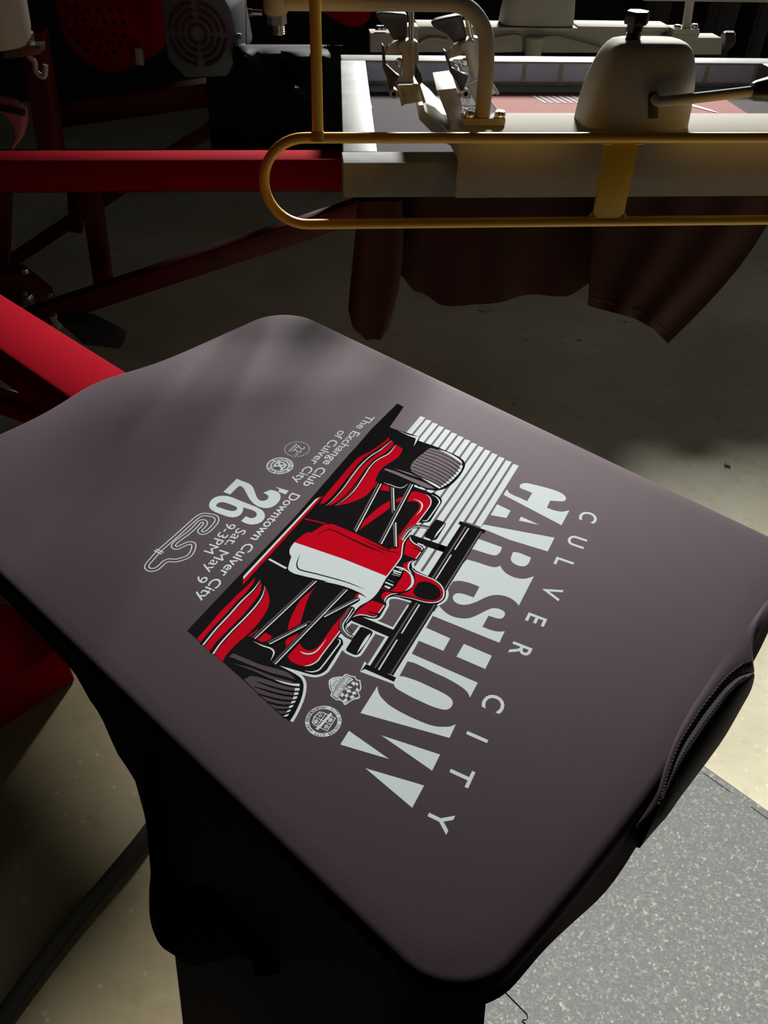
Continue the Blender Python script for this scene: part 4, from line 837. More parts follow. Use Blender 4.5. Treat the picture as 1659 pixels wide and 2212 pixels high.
pa2 = thing('platen_arm', 'red arm with an aluminium board under the screen frame, wearing the maroon shirt', 'machine arm', fr2(0, -.3, -.06))
board(fr2, pa2)
bm = bmesh.new(); beam(bm, Vector((-0.62, 1.39, 0.9)), Vector((0.5, 1.39, 0.9)), 0.054, 0.05, 0.004); done('arm_tube', bm, M_red, pa2, smooth=40)
t3 = thing('black_cloth', 'black cloth draped in folds behind the yellow post', 'cloth', at(600, 345, y=2.0))
bm = bmesh.new(); rows = []; NS, NT = 44, 40
def dseg(p, a, b_):
    vx, vy = b_[0] - a[0], b_[1] - a[1]; q = max(0, min(1, ((p[0] - a[0]) * vx + (p[1] - a[1]) * vy) / (vx * vx + vy * vy))); return math.hypot(p[0] - a[0] - q * vx, p[1] - a[1] - q * vy)
for j in range(NT + 1):
    row = []
    for i in range(NS + 1):
        p = (440 + 300 * i / NS + 18 * j / NT, 98 + 245 * j / NT)
        yy = 2.06 - 0.075 * math.exp(-(dseg(p, (530, 112), (700, 128)) / 17) ** 2) - 0.085 * math.exp(-(dseg(p, (530, 128), (640, 190)) / 15) ** 2) - 0.085 * math.exp(-(dseg(p, (640, 190), (735, 300)) / 15) ** 2) - 0.02 * math.sin(p[0] * .05) * j / NT
        row.append(bm.verts.new(at(p[0], p[1], y=yy)))
    rows.append(row)
for r_, q_ in zip(rows, rows[1:]):
    for i in range(NS): bm.faces.new((r_[i], r_[i + 1], q_[i + 1], q_[i]))
o = done('cloth_drape', bm, M_black, t3, smooth=80); sm_ = o.modifiers.new('thick', 'SOLIDIFY'); sm_.thickness = 0.002; sm_.offset = -1
bm = bmesh.new(); pts = cr([tuple(at(a_, b_, y=2.035)) for a_, b_ in ((458, 346), (560, 348), (660, 346), (756, 344))], 6); tube(bm, pts, .004, n=8); done('hem', bm, M_black, t3, smooth=70)

# ------------------------------------------------------------------ screen frame
sf = thing('screen_frame', 'scuffed aluminium screen frame stretched with grey mesh, above the maroon shirt', 'screen frame', (0.5, 1.39, 0.965))
F0 = Vector((0.060, 1.073, 0)); FW, FD, FH, FM = 0.885, 0.637, 0.045, 0.047
zt = 1.01
def bar(name, x0, x1, y0, y1):
    bm = bmesh.new(); box(bm, ((x0 + x1) / 2, (y0 + y1) / 2, zt - FH / 2), (x1 - x0, y1 - y0, FH), None, 0.002); return done(name, bm, M_aluw, sf, smooth=40)
x0, x1, y0, y1 = 0.052, 0.952, 1.073, 1.71
bar('frame_bar', x0, x1, y0, y0 + FM); bar('frame_bar', x0 + .027, x1 - .002, y1 - FM, y1)
def side_bar(xa, xb):
    bm = bmesh.new(); ya, yb = y0 + FM + .0006, y1 - FM - .0006
    prism(bm, [Vector((xa, ya, zt)), Vector((xa + FM, ya, zt)), Vector((xb + FM, yb, zt)), Vector((xb, yb, zt))], Z * -FH, .002); return done('frame_bar', bm, M_aluw, sf, smooth=40)
side_bar(x0 + .002, x0 + .025); side_bar(x1 - FM, x1 - FM - .002)
bm = bmesh.new(); box(bm, ((x0 + x1) / 2, (y0 + y1) / 2, 0.9675), (x1 - x0 - 2 * FM + .01, y1 - y0 - 2 * FM + .01, 0.001)); scr = done('screen_mesh', bm, M_mesh, sf)
def flat(name, x0, x1, y0, y1, m, par=sf, h=0.0006, z=0.9684):
    bm = bmesh.new(); box(bm, ((x0 + x1) / 2, (y0 + y1) / 2, z), (x1 - x0, y1 - y0, h)); return done(name, bm, m, par)
flat('tape_strip', 0.108, 0.89, 1.615, 1.657, M_tape, scr); flat('tape_strip', 0.104, 0.125, 1.50, 1.614, M_tape, scr); flat('tape_strip', 0.215, 0.255, 1.50, 1.612, M_tape, scr)
flat('red_ink_film', 0.345, 0.80, 1.15, 1.605, M_pink, scr, label if False else 0.0006) if False else flat('red_ink_film', 0.345, 0.80, 1.15, 1.605, M_pink, scr)
for k in range(19):                                          # the open lines of the stencil
    bm = bmesh.new(); xa = 0.43 + k * 0.0125
    prism(bm, [Vector((xa, 1.585, .9688)), Vector((xa + .0055, 1.585, .9688)), Vector((xa + .0055 + .012, 1.535, .9688)), Vector((xa + .012, 1.535, .9688))], Z * 0.0004)
    done('stencil_line', bm, M_tape, scr)
bm = bmesh.new(); prism(bm, [Vector((0.69, 1.56, .969)), Vector((0.70, 1.56, .969)), Vector((0.74, 1.49, .969)), Vector((0.745, 1.47, .969)), Vector((0.71, 1.52, .969))], Z * 0.0006); done('orange_ink_smear', bm, mat('orange_ink', (0.75, 0.20, 0.04), 0.4), scr)
for k, (xa, xb) in enumerate(((0.112, 0.168), (0.222, 0.288), (0.30, 0.357), (0.365, 0.425), (0.434, 0.497), (0.506, 0.57), (0.579, 0.645), (0.654, 0.718), (0.727, 0.79), (0.80, 0.89))):
    bm = bmesh.new(); box(bm, ((xa + xb) / 2, y1 - FM - .0006, 0.9915), (xb - xa, 0.001, 0.029)); done('blue_film_square', bm, M_blue, sf)
bm = bmesh.new(); box(bm, (0.502, y1 - FM - .0002, 0.9915), (0.79, 0.0004, 0.034)); done('backing_strip', bm, M_cast, sf)
# squeegee holder lying in the screen
sq = thing('squeegee_holder', 'bent aluminium squeegee holder lying in the screen frame left of the white rail', 'squeegee', (0.25, 1.22, 0.97))
bm = bmesh.new()
prof = [(903, 228), (905, 258), (935, 288), (965, 312), (990, 312), (990, 300), (965, 285), (945, 262), (918, 240), (914, 226)]
pts = [at(a, b, y=1.14) for a, b in prof]; prism(bm, pts, Vector((0.012, 0.17, 0.0)), 0.0008); done('folded_blade', bm, M_alu, sq, smooth=30)
bm = bmesh.new(); pts = [at(a, b, y=1.15) for a, b in ((943, 195), (985, 300), (998, 296), (998, 225), (985, 190))]; prism(bm, pts, Vector((0.008, 0.10, 0.0)), 0.001); done('blade_bar', bm, M_gun, sq, smooth=30)
bm = bmesh.new()
rows = []
for j in range(9):
    s = j / 8; rows.append([bm.verts.new(at(978 + 14 * math.sin(s * 3) + (1040 - 978) * i / 9, 128 + 112 * s, y=1.16 + 0.008 * math.sin(i * 1.9 + s * 5))) for i in range(10)])
for a, b in zip(rows, rows[1:]):
    for i in range(9): bm.faces.new((a[i], a[i + 1], b[i + 1], b[i]))
o = done('plastic_wrap', bm, M_film, sq, smooth=80); sm_ = o.modifiers.new('thick', 'SOLIDIFY'); sm_.thickness = 0.001

# ------------------------------------------------------------------ rails with cast covers, levers and the bent tube
def hexhead(bm, p, d, r, h): 
    lathe(bm, [(r, 0), (r, h * .8), (r * .85, h)], frame_z(p, d), n=6)
rail = thing('front_rail', 'cream rail with a cast cover and bent tube handle, behind the yellow guard', 'machine rail', (0.6, 1.09, 0.975))
bm = bmesh.new(); prism(bm, [Vector((.2, a_, b_)) for a_, b_ in ((1.05, .972), (1.05, 1.049), (1.0515, 1.0525), (1.055, 1.054), (1.138, 1.054), (1.138, 1.014), (1.134, 1.014), (1.134, 1.048), (1.056, 1.048), (1.056, .972))], X * .60); done('rail_channel', bm, M_cast, rail, smooth=25)
bm = bmesh.new(); box(bm, (.2035, 1.095, 1.031), (.004, .076, .03)); done('end_plate', bm, M_cast, rail)
def cover(name, root, cx, cy, zb, hw, hd, ht, slot=True):
    bm = bmesh.new(); rings = []
    for t_, k in ((0, 1.06), (0.25, 1.04), (0.5, 1.0), (0.72, .93), (0.85, .86), (0.93, .79), (0.98, .70), (1.0, .58)):
        row = []
        for i in range(48):
            a = 2 * PI * i / 48; c_, s_ = math.cos(a), math.sin(a); e = 0.42
            xx = hw * k * math.copysign(abs(c_) ** e, c_); yy = hd * k * math.copysign(abs(s_) ** e, s_)
            if xx < 0: xx *= 1 - .12 * t_ ** 2
            row.append(bm.verts.new((cx + xx, cy + yy, zb + ht * t_)))
        rings.append(row)
    for a, b in zip(rings, rings[1:]):
        for i in range(48): bm.faces.new((a[i], a[(i + 1) % 48], b[(i + 1) % 48], b[i]))
    bm.faces.new(rings[-1]); bm.faces.new(rings[0])
    return done(name, bm, M_cast, root, smooth=50)
cov = cover('cast_cover', rail, 0.437, 1.098, 1.0535, 0.068, 0.036, 0.096)
bm = bmesh.new(); p = Vector((0.418, 1.10, 1.148))
tube(bm, [p, p + Z * 0.016], 0.0085, n=16); 
for k in range(3): lathe(bm, [(.0085, 0), (.0097, .0008), (.0085, .0016)], Matrix.Translation(p + Z * (.002 + .0022 * k)), n=16)
lathe(bm, [(.0085, 0), (.0105, .002), (.0105, .009), (.0145, .0095), (.0155, .011), (.0155, .021), (.0135, .0235), (0, .0235)], Matrix.Translation(p + Z * 0.008), n=6)
done('clamp_bolt', bm, M_blk, cov, smooth=35, label='black hex bolt on the cover')
bm = bmesh.new(); pxprism(bm, [(1402, 206), (1409, 200), (1420, 200), (1424, 206), (1421, 256), (1402, 256)], 1.0588, 0.004, 0); done('lever_slot', bm, M_blk, cov)
lv = [at(1412, 256 - 48, y=1.075), at(1414, 212, y=1.062), at(1419, 217, y=1.052), at(1432, 219, y=1.047), at(1500, 212, y=1.045), at(1560, 205, y=1.045), at(1626, 197, y=1.045)]
bm = bmesh.new(); tube(bm, cr([tuple(v) for v in lv], 5), 0.0062, n=14); le = done('clamp_lever', bm, M_cast, rail, smooth=60)
bm = bmesh.new(); d = (lv[-1] - lv[-2]).normalized(); lathe(bm, [(0, 0), (.0095, .0), (.0115, .004), (.0145, .022), (.0155, .05), (.013, .085), (.006, .1), (0, .102)], frame_z(lv[-1] - d * .002, d), n=20); done('handle_grip', bm, M_blk, le, smooth=50, label='black lever grip')
# bent tube handle
zt_ = 1.066; tp = [Vector((0.234, 1.09, 1.062)), Vector((0.233, 1.09, 1.12)), Vector((0.231, 1.09, 1.138))]
tp += arc((0.180, 1.09, 1.136), 0.051, 0, PI / 2, X, Z, 10)[1:] + [Vector((0.10, 1.09, 1.1865)), Vector((0.0, 1.09, 1.186)), Vector((-0.02, 1.09, 1.186))]
bm = bmesh.new(); tube(bm, tp, 0.0098, n=18); tb = done('bent_tube', bm, M_cast, rail, smooth=70)
bm = bmesh.new(); box(bm, (0.235, 1.09, 1.0585), (0.055, 0.026, 0.009), None, 0.0015); done('foot_plate', bm, M_cast, tb, smooth=40)
for xx in (0.2165, 0.256):
    bm = bmesh.new(); p = Vector((xx, 1.086, 1.063)); lathe(bm, [(.0075, 0), (.0075, .003), (.006, .0065), (0, .007)], Matrix.Translation(p), n=16); hexhead(bm, p, Z, .006, .0072); done('screw', bm, M_steel, tb, smooth=35)
bm = bmesh.new(); lathe(bm, [(.0125, .0), (.014, .002), (.014, .03), (.013, .034)], Matrix.Translation((-0.025, 1.09, 1.173)), n=20); done('tube_boss', bm, M_cast, tb, smooth=40)
bm = bmesh.new(); hexhead(bm, Vector((-0.024, 1.09, 1.163)), Z, .0115, .010); tube(bm, [Vector((-0.023, 1.09, 1.164)), Vector((-0.023, 1.09, 1.152))], .0068, n=14)
for k in range(4): lathe(bm, [(.0066, 0), (.0076, .0008), (.0066, .0016)], Matrix.Translation((-0.023, 1.09, 1.1525 + .0022 * k)), n=14)
done('nut_and_stud', bm, M_steel, tb, smooth=30)

rr = thing('rear_rail', 'cream rear rail with ribbed casting, at the back of the screen frame', 'machine rail', (0.5, 2.03, 0.95))
bm = bmesh.new(); pxprism(bm, [(800, 72), (862, 72), (862, 58), (905, 58), (905, 113), (800, 113)], 1.99, 0.05, .001); done('end_block', bm, M_cast, rr, smooth=40)
bm = bmesh.new(); pxprism(bm, [(905, 62), (1430, 62), (1430, 113), (905, 113)], 2.015, 0.06, .002); done('rail_channel', bm, M_cast, rr, smooth=40)
bm = bmesh.new(); a = at(905, 57, y=2.005); b_ = at(1250, 57, y=2.005); box(bm, ((a.x + b_.x) / 2, 2.045, a.z - .003), (b_.x - a.x, 0.08, 0.006), None, .001); a = at(1250, 58, y=2.01); b_ = at(1452, 58, y=2.01); box(bm, ((a.x + b_.x) / 2, 2.047, a.z - .003), (b_.x - a.x, 0.076, 0.008), None, .001); done('top_plate', bm, M_cast, rr, smooth=40)
cov2 = cover('cast_cover', rr, 0.543, 2.052, at(1100, 50, y=2.04).z, 0.078, 0.042, 0.10)
bm = bmesh.new(); p = at(1151, 118, y=2.002); lathe(bm, [(.019, 0), (.021, .02), (.0235, .034), (.0215, .037), (.0, .037)], Matrix.Translation(p), n=24); done('boss', bm, M_cast, rr, smooth=40)
for pts in ([(1068, 80), (1110, 74), (1128, 77), (1128, 112), (1068, 114)], [(1172, 78), (1205, 77), (1300, 103), (1300, 114), (1172, 114)]):
    bm = bmesh.new(); pxprism(bm, pts, 2.004, 0.012, .001); done('casting_rib', bm, M_cast, rr, smooth=40)
bm = bmesh.new(); a, b_ = at(1068, 128, y=1.996), at(1290, 128, y=1.996); box(bm, ((a.x + b_.x) / 2, 2.012, at(1180, 128, y=2.0).z), (b_.x - a.x, 0.03, 0.004), None, .001); done('casting_foot', bm, M_cast, rr, smooth=40)
bm = bmesh.new(); pxprism(bm, [(1432, 84), (1452, 78), (1452, 72), (1512, 72), (1508, 82), (1560, 82), (1558, 118), (1432, 118)], 1.99, 0.055, .001); done('end_block', bm, M_cast, rr, smooth=40)
bm = bmesh.new(); pxprism(bm, [(1455, 63), (1512, 63), (1512, 73), (1455, 73)], 1.985, 0.05, .001); done('foot_plate', bm, M_cast, rr, smooth=40)
for xx, yy in ((1463, 60), (1500, 58), (818, 62), (828, 62)):
    bm = bmesh.new(); p = at(xx, yy, y=2.005); lathe(bm, [(.0085, -.002), (.0085, .003), (.006, .006), (0, .0065)], Matrix.Translation(p), n=14); done('screw', bm, M_steel, rr, smooth=35)
bm = bmesh.new(); tube(bm, [at(1482, 62, y=2.005), at(1499, -60, y=2.02)], .0098, n=16); done('upright_tube', bm, M_cast, rr, smooth=60)
bm = bmesh.new(); p = at(1560, 87, y=2.005); lathe(bm, [(0, 0), (.016, 0), (.0175, .003), (.0175, .022), (.015, .025), (0, .025)], frame_z(p, X), n=26)
for k in range(26):
    a = 2 * PI * k / 26; box(bm, p + X * .0125 + Vector((0, math.cos(a), math.sin(a))) * .0175, (.019, .002, .002))
done('knurled_knob', bm, M_dark, rr, smooth=30, label='black knurled knob')
bm = bmesh.new(); pts = [at(908, 103, y=1.99), at(905, 96, y=1.99), at(918, 86, y=1.99), at(935, 83, y=1.99), at(965, 86, y=1.99)]; tube(bm, cr([tuple(v) for v in pts], 5), .006, n=12); done('hook_handle', bm, M_gun, rr, smooth=60)
hb = thing('cross_bar', 'thin pinkish white bar crossing the top edge above the rear rail', 'bar', at(1520, 2, y=1.9))
bm = bmesh.new(); a, b_ = at(1388, -8, y=1.9), at(1720, -4, y=1.9); beam(bm, a, b_ + X * .1, .02, .014, .002); done('bar_tube', bm, M_cast, hb, smooth=40)

# ------------------------------------------------------------------ yellow guard
yg = thing('safety_guard', 'yellow tubular guard loop with a post, in front of the cream rail', 'guard rail', (0.3, 1.0, 0.955))
zc = (1.0615 + 0.958) / 2; rr_ = (1.0615 - 0.958) / 2
loop = [Vector((0.95, 1.0, 1.063))] + [Vector((x_, 1.0, 1.0615)) for x_ in (0.7, 0.35, 0.1)] + arc((0.003, 1.0, zc), rr_, PI / 2, 1.5 * PI, X, Z, 20) + [Vector((x_, 1.0, 0.958)) for x_ in (0.1, 0.35, 0.7)] + [Vector((0.95, 1.0, 0.957))]
bm = bmesh.new(); tube(bm, loop, 0.0062, n=16); done('loop_tube', bm, M_yel, yg, smooth=70)
bm = bmesh.new(); tube(bm, [Vector((0.0185, 1.0, 1.064)), Vector((0.0205, 1.0, 1.30)), Vector((0.0205, 1.0, 1.42))], 0.0064, n=16); lathe(bm, [(.0105, -.002), (.009, .003), (.0066, .008)], Matrix.Translation((0.0185, 1.0, 1.062)), n=16); done('post', bm, M_yel, yg, smooth=60)
bm = bmesh.new(); beam(bm, Vector((0.3935, 1.001, 1.0565)), Vector((0.3945, 0.9985, 0.960)), 0.004, 0.042, 0.001, up=X); done('web_plate', bm, M_yel, yg, smooth=40)
for xx in (0.374, 0.415):
    bm = bmesh.new(); lathe(bm, [(.0, 0), (.006, .0), (.003, .006), (0, .007)], Matrix.Translation((xx, 1.0, 0.9635)), n=10); done('weld_bead', bm, M_yel, yg, smooth=60)
    bm = bmesh.new(); box(bm, (xx, 0.9995, 1.0555), (.012, .006, .003), None, .001); done('weld_seam', bm, M_yel, yg, smooth=60)

# ------------------------------------------------------------------ toggle clamps hanging over the screen
def clamp(label, dx, dy, y, seen):
    q = lambda L: [(a + dx, b + dy) for a, b in L]
    root = thing('toggle_clamp', label, 'clamp', at(880 + dx, 200 + dy, y=y), 'clamps over the screen')
    bm = bmesh.new(); pxprism(bm, q([(832, 122), (838, 106), (850, 94), (866, 87), (893, 86), (904, 92), (905, 138), (890, 140), (872, 124), (868, 118), (834, 118)]), y + .006, .016, .0015); done('cast_body', bm, M_gun, root, smooth=35)
    bm = bmesh.new(); pxprism(bm, q([(860, 100), (866, 92), (880, 89), (892, 89), (895, 95), (895, 165), (891, 174), (883, 179), (875, 177), (870, 170), (871, 112), (863, 111), (859, 106)]), y - .008, .016, .003); done('locking_arm', bm, M_gun, root, smooth=45)
    bm = bmesh.new(); pxprism(bm, q([(826, 96), (830, 100), (834, 140), (856, 160), (864, 165), (850, 190), (852, 202), (842, 205), (836, 170), (828, 150)]), y + .004, .012, .001)
    pxprism(bm, q([(899, 140), (910, 160), (914, 176), (906, 186), (896, 168)]), y + .004, .012, .001); done('side_link', bm, M_dark, root, smooth=40)
    bm = bmesh.new(); lathe(bm, [(.0028, 0), (.0056, 0), (.0056, .014), (.0028, .014), (.0028, 0)], frame_z(at(851 + dx, 203 + dy, y=y - .004), Y), n=16); done('hinge_roll', bm, M_gun, root, smooth=40)
    bm = bmesh.new(); a = q([(861, 184), (905, 183), (916, 219), (872, 226)]); pxprism(bm, a, y, .006, .0008)
    for e in ((861, 184, 870, 228), (904, 182, 917, 222)): tube(bm, [at(e[0] + dx, e[1] + dy, y=y - .002), at(e[2] + dx, e[3] + dy, y=y - .006)], .002, n=8)
    done('foot_plate', bm, M_cast, root, smooth=40)
    bm = bmesh.new(); pxprism(bm, q([(812, 34), (822, 26), (846, 27), (880, 30), (880, 86), (850, 88), (840, 66), (822, 50)]), y + .002, .018, .003); done('plastic_handle', bm, M_dark, root, smooth=45, label='dark plastic handle')
    bm = bmesh.new(); tube(bm, [at(889 + dx, 20 + dy, y=y + .004), at(888 + dx, 86 + dy, y=y + .004)], .0035, n=12); done('push_rod', bm, M_steel, root, smooth=60)
    bm = bmesh.new(); lathe(bm, [(0, 0), (.005, 0), (.005, .004), (.003, .006), (0, .006)], frame_z(at(862 + dx, 134 + dy, y=y + .006), -Y), n=14); done('pivot_screw', bm, M_steel, root, smooth=40)
    return root
clamp('grey toggle clamp hanging left of the bent tube, white foot plate below', 0, 0, 1.13, True)
c2 = clamp('grey toggle clamp half hidden behind the upright of the bent tube', 155, -8, 1.145, False)
# tilt the second one round its own base
c2.rotation_euler = (0, math.radians(-14), 0)

# ------------------------------------------------------------------ red press frame and machinery behind
pf = thing('press_frame', 'dark red welded frame of square tubes standing behind the near board', 'machine frame', (-0.5, 2.0, 0.3))
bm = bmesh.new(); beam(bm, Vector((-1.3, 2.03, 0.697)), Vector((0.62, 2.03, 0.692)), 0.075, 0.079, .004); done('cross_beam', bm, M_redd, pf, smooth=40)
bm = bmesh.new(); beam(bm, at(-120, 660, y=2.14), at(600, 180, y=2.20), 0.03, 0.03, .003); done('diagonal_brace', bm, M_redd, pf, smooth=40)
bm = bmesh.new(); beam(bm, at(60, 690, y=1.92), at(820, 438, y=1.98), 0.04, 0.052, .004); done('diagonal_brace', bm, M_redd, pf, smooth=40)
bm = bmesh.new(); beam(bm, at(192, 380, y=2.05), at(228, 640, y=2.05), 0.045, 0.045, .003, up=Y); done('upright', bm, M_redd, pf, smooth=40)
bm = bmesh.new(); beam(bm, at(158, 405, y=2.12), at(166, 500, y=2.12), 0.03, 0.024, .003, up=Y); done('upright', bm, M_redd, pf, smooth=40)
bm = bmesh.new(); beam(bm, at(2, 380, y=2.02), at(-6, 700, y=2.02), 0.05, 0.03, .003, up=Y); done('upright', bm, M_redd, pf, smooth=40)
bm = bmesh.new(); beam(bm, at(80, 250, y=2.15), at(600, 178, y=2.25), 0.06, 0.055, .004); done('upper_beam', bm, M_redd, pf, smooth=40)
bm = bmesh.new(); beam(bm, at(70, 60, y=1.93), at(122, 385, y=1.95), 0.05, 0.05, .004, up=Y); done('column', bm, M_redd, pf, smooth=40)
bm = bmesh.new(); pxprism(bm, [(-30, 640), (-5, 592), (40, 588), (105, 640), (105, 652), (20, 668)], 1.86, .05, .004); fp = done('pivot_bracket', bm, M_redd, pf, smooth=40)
bm = bmesh.new(); p = at(60, 645, y=1.855); hexhead(bm, p, Vector((0, -.5, 1)), .016, .016); tube(bm, [p, p + Z * .026 - Y * .01], .006, n=12); lathe(bm, [(.02, 0), (.02, .003), (0, .003)], frame_z(p - Z * .002, Vector((0, -.5, 1))), n=20); done('bolt', bm, M_steel, fp, smooth=35)
bm = bmesh.new(); p = at(105, 637, y=1.855); hexhead(bm, p, X, .009, .012); done('bolt', bm, M_steel, fp, smooth=35)
bm = bmesh.new(); p = at(55, 590, y=1.86); hexhead(bm, p, Z, .008, .010); done('bolt', bm, M_steel, fp, smooth=35)
bm = bmesh.new(); pxprism(bm, [(120, 690), (180, 745), (258, 755), (270, 738), (195, 700)], 1.62, .05, .003); done('dark_tray', bm, M_wall, pf, smooth=40)
bm = bmesh.new(); pxprism(bm, [(105, 685), (118, 684), (132, 712), (120, 712)], 1.75, .02, .002); done('lug', bm, M_gun, pf, smooth=40)
for a, b in (((160, 349), (210, 349)), ((415, 366), (470, 366))):
    bm = bmesh.new(); p, q = at(*a, y=1.9925), at(*b, y=1.9925); beam(bm, p, q, .001, .0014, 0); done('paint_chip', bm, M_lint, pf)
# curved pink-red bracket at the left edge
bk = thing('curved_bracket', 'pinkish red curved bracket with a bolt at the left edge', 'bracket', at(20, 300, y=1.75))
bm = bmesh.new(); outer = [(-30, 212), (0, 214), (30, 222), (52, 240), (54, 270), (46, 300), (22, 330)]; inner_ = [(20, 328), (30, 300), (28, 275), (10, 250), (-10, 238), (-30, 232)]
pxprism(bm, outer + inner_, 1.72, .03, .003); done('plate', bm, mat('faded_red_paint', (0.42, 0.10, 0.13), 0.5, noise=.2), bk, smooth=45)
bm = bmesh.new(); p = at(48, 225, y=1.715); hexhead(bm, p, -Y, .006, .008); done('bolt', bm, M_steel, bk, smooth=35)
bm = bmesh.new(); pxprism(bm, [(-20, 222), (54, 238), (54, 252), (-20, 236)], 1.712, .006, .001); done('band', bm, M_blk, bk, smooth=40)
# white cylinder top left
wc = thing('white_cylinder', 'cream white cylinder with rounded end in the top left corner', 'cylinder', at(10, 60, y=1.6))
bm = bmesh.new(); p = at(-40, 95, y=1.62); R_ = at(62, 60, y=1.62).x - p.x
lathe(bm, [(0, -.004), (R_ * .6, -.002), (R_ * .86, .004), (R_ * .97, .016), (R_, .034), (R_, .35)], Matrix.Translation(p) @ Matrix.Rotation(math.radians(4), 4, 'Y'), n=40); done('body', bm, M_cast, wc, smooth=50)
bm = bmesh.new(); pxprism(bm, [(8, 98), (50, 72), (62, 78), (64, 100), (88, 98), (86, 118), (40, 125), (5, 128)], 1.62, .04, .003); done('brass_bracket', bm, mat('tarnished_brass', (.16, .12, .07), .45, .6), wc, smooth=40)
bm = bmesh.new(); tube(bm, cr([tuple(at(a, b, y=1.64)) for a, b in ((60, 120), (75, 135), (78, 155), (95, 165), (98, 140))], 5), .005, n=10); done('hose_loop', bm, M_gun, wc, smooth=60)
# motors
mr_ = thing('red_motor', 'round red motor with a perforated fan cover, upper left', 'motor', at(210, 60, y=2.3))
bm = bmesh.new(); pc = at(205, 45, y=2.2); R_ = 0.112; ax = Vector((0.33, 1, 0.0)).normalized()
Mx = frame_z(pc, ax)
lathe(bm, [(0, 0), (R_ * .82, 0), (R_ * .93, .006), (R_, .02), (R_, .18), (R_ * .9, .19), (0, .19)], Mx, n=48); done('housing', bm, M_red, mr_, smooth=40)
bm = bmesh.new()
for ring_, n_ in ((.025, 6), (.05, 12), (.072, 18)):
    for k in range(n_):
        a = 2 * PI * k / n_; pp = Mx @ Vector((ring_ * math.cos(a), ring_ * math.sin(a), -.0006)); lathe(bm, [(0, 0), (.0055, 0), (.0055, .002), (0, .002)], frame_z(pp, ax), n=8)
done('fan_holes', bm, M_blk, mr_, smooth=30)
bm = bmesh.new()
for k in range(24):
    a = PI * (k / 24 - 0.5); pp = Mx @ Vector((R_ * math.cos(a), R_ * math.sin(a), .16)); box(bm, pp, (.005, .03, .005))
done('cooling_fins', bm, M_blk, mr_, smooth=30)
bm = bmesh.new(); pxprism(bm, [(290, 103), (306, 105), (311, 142), (294, 140)], 2.15, .02, .001); done('rating_tab', bm, M_gun, mr_, smooth=30)
mg = thing('grey_motor', 'slate grey octagonal motor with a ringed fan grille, left of the yellow post', 'motor', at(430, 90, y=2.1))
bm = bmesh.new(); fc = [(345, 0), (375, -30), (470, -30), (497, 20), (515, 115), (490, 166), (400, 169), (362, 130)]
pts = [at(a, b, y=2.05) for a, b in fc]; prism(bm, pts, Vector((0.028, 0.16, 0.0)), .006); done('housing', bm, M_motor, mg, smooth=35)
pc = at(428, 75, y=2.047); Mx = frame_z(pc, -Y)
bm = bmesh.new()
for ra, rb in ((.016, .022), (.030, .036), (.044, .050), (.058, .064)):
    for s_ in range(4):
        A0 = s_ * PI / 2 + .12; A1 = A0 + PI / 2 - .24; n_ = 8
        rws = []
        for i in range(n_ + 1):
            a = A0 + (A1 - A0) * i / n_; rws.append([bm.verts.new(Mx @ Vector((r_ * math.cos(a), r_ * math.sin(a), h_))) for r_, h_ in ((ra, 0.0), (ra, .002), (rb, .002), (rb, 0.0))])
        for a_, b_ in zip(rws, rws[1:]):
            for k in range(4): bm.faces.new((a_[k], a_[(k + 1) % 4], b_[(k + 1) % 4], b_[k]))
done('grille_slots', bm, M_blk, mg, smooth=30)
bm = bmesh.new(); hexhead(bm, at(512, 78, y=2.06), X, .006, .01); hexhead(bm, at(526, 106, y=2.10), -Y, .012, .01); tube(bm, [at(531, -10, y=2.1), at(532, 105, y=2.1)], .0018, n=8); done('bolts_and_rod', bm, M_steel, mg, smooth=35)
sb = thing('steel_fitting', 'bright steel threaded fitting at the top beside the grey motor', 'fitting', at(550, 27, y=2.0))
bm = bmesh.new(); a, b_ = at(536, 27, y=2.0), at(566, 28, y=2.0); tube(bm, [a, b_], .006, n=14); lathe(bm, [(.008, 0), (.008, .008)], frame_z(a, b_ - a), n=6); done('stud', bm, M_steel, sb, smooth=35)
# red cabinet deep behind the yellow post and low red base of the press at the left
rc = thing('red_machine_cover', 'deep red machine cover glimpsed behind the toggle clamps, top middle', 'machine cover', at(740, 40, y=2.6))
bm = bmesh.new(); pxprism(bm, [(610, -60), (800, -60), (800, 45), (770, 62), (745, 58), (700, 30), (610, 25)], 2.6, .2, .01); done('cover_panel', bm, M_red, rc, smooth=40)
rb_ = thing('press_base', 'low red base of the press on the floor at the left edge', 'machine base', (-0.72, 1.15, 0))
bm = bmesh.new(); zz = 0.11
P_ = [at(-260, 1640, z=zz), at(136, 1398, z=zz), at(64, 1310, z=zz), at(-260, 1270, z=zz)]
prism(bm, [Vector((p.x, p.y, zz)) for p in P_], Vector((0, 0, -zz)), .006); done('top_cover', bm, M_red, rb_, smooth=40)
# background cartons
for k, (px, py, s_) in enumerate(((1555, 55, .16), (1640, 70, .12), (1420, 30, .13))):
    o = thing('carton', ('dim grey carton far behind the knurled knob', 'dim narrow carton at the upper right edge', 'dim grey carton behind the black hex bolt')[k], 'carton', at(px, py, y=3.4))
    bm = bmesh.new(); c_ = at(px, py, y=3.4); box(bm, (c_.x, 3.5, c_.z / 2 + .06), (s_ * (.8 if k != 1 else .55), .2, c_.z + .1), None, .004); done('box_body', bm, M_box, o, smooth=40)
    bm = bmesh.new(); box(bm, (c_.x, 3.399, c_.z / 2 + .06), (.03, .002, c_.z + .09)); done('tape', bm, M_box, o)

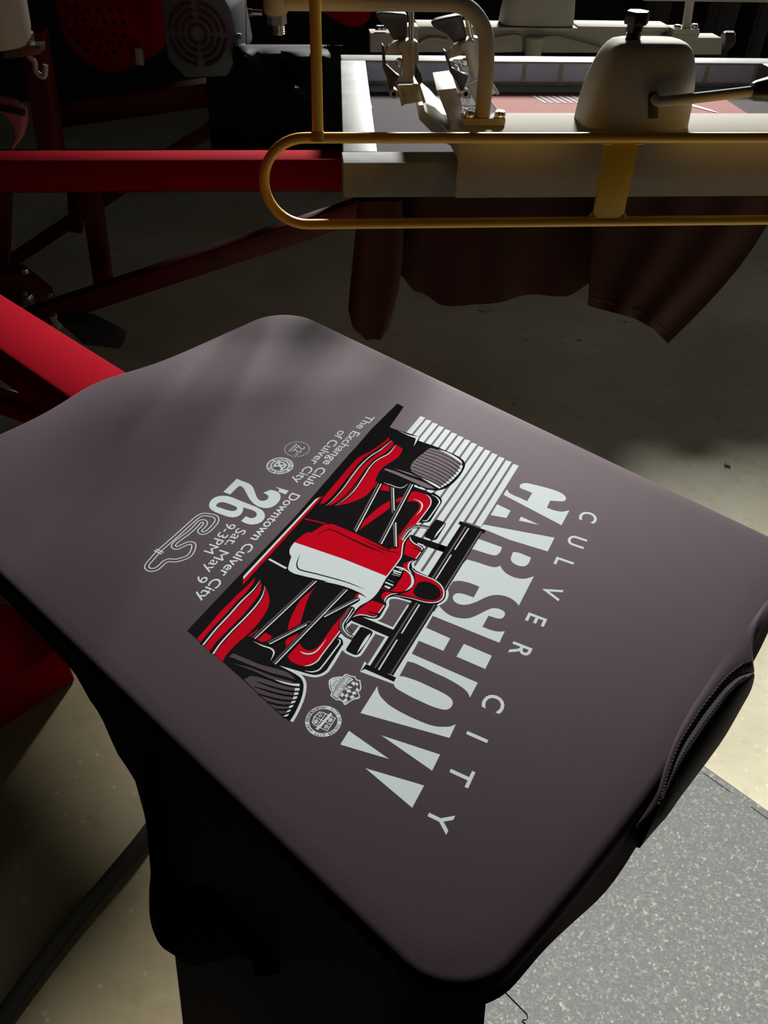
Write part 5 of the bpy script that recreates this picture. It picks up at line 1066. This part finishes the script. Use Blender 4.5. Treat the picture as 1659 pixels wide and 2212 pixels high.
# ------------------------------------------------------------------ floor things
MC = Vector((0.523, 0.977, 0)); MA = Vector((-0.77, -0.64, 0)).normalized(); MB = Vector((0.64, -0.77, 0)).normalized()
def jig(s, L, ph):                                            # zigzag line of interlocking teeth along one side
    out = []; n = max(2, int(L / 0.075))
    for k in range(n):
        b0 = L * k / n; st = L / n; sg = 1 if (k + ph) % 2 == 0 else -1
        for f, h in ((0.02, 0), (.26, 0), (.19, .6), (.24, 1.0), (.76, 1.0), (.81, .6), (.74, 0), (.98, 0)): out.append((b0 + st * f, sg * h * 0.012))
    return out
TS = 0.589
def tile(a0, b0, lab, first_a, first_b):
    o = thing('mat_tile', lab, 'floor mat', MC + MA * (a0 + .3) + MB * (b0 + .3), 'interlocking mat tiles')
    g = 0.0012; pts = []
    q = lambda a, b: MC + MA * (a0 + a) + MB * (b0 + b)
    e = g if first_a else 0
    pts += [q(e + (0.0 if first_a else y_ ) + (g if not first_a else 0), b) for b, y_ in (jig(0, TS, 0) if not first_a else [(g, 0), (TS - g, 0)])]
    pts += [q(a, TS - g + y_) for a, y_ in jig(0, TS, 1)]
    pts += [q(TS - g + y_, b) for b, y_ in reversed(jig(0, TS, 0))]
    pts += [q(a, (y_ + g) if not first_b else g) for a, y_ in (reversed(jig(0, TS, 1)) if not first_b else [(TS - g, 0), (g, 0)])]
    bm = bmesh.new(); prism(bm, [p + Z * 0.011 for p in pts], Vector((0, 0, -.0105))); done('tile_body', bm, M_mat, o, smooth=30)
    return o
o = tile(0, 0, 'grey flecked rubber mat tile below the shirt collar, with a straight border', True, True)
for k in range(6):
    a, b_ = MC + MA * .016 + MB * (.02 + .095 * k) + Z * .0112, MC + MA * .016 + MB * (.075 + .095 * k) + Z * .0112
    bm = bmesh.new(); beam(bm, a, b_, .0007, .0006, 0); done('border_joint', bm, M_dark, o)
tile(TS, 0, 'grey flecked rubber mat tile under the near corner of the shirt, bottom edge', False, True)
tile(0, TS, 'grey flecked rubber mat tile running out of the right edge', True, False)
hz = thing('floor_hose', 'black rubber hose lying across the concrete, lower left', 'hose', at(190, 1950, z=0))
hp = [at(a, b, z=0.013) for a, b in ((470, 1588), (400, 1680), (320, 1797), (240, 1895), (160, 1990), (80, 2092), (20, 2175), (-60, 2290))]
bm = bmesh.new(); tube(bm, cr([tuple(v) for v in hp], 5), 0.013, n=16); done('hose_tube', bm, M_rub, hz, smooth=70)
for k, (px, py, r_) in enumerate(((1052, 668, .028), (1572, 1003, .012))):
    bm = bmesh.new(); p = at(px, py, z=0.002); rnd = random.Random(k)
    prism(bm, [p + Vector((math.cos(a_) * r_ * rnd.uniform(.4, 1.2), math.sin(a_) * r_ * rnd.uniform(.5, 1.1), 0)) for a_ in [2 * PI * i / 9 for i in range(9)]], Z * .003)
    tag(done('lint_scrap', bm, M_lint), ('small white scrap on the shaded floor under the maroon shirt', 'tiny white scrap on the floor beyond the right corner of the printed shirt')[k], 'scrap')
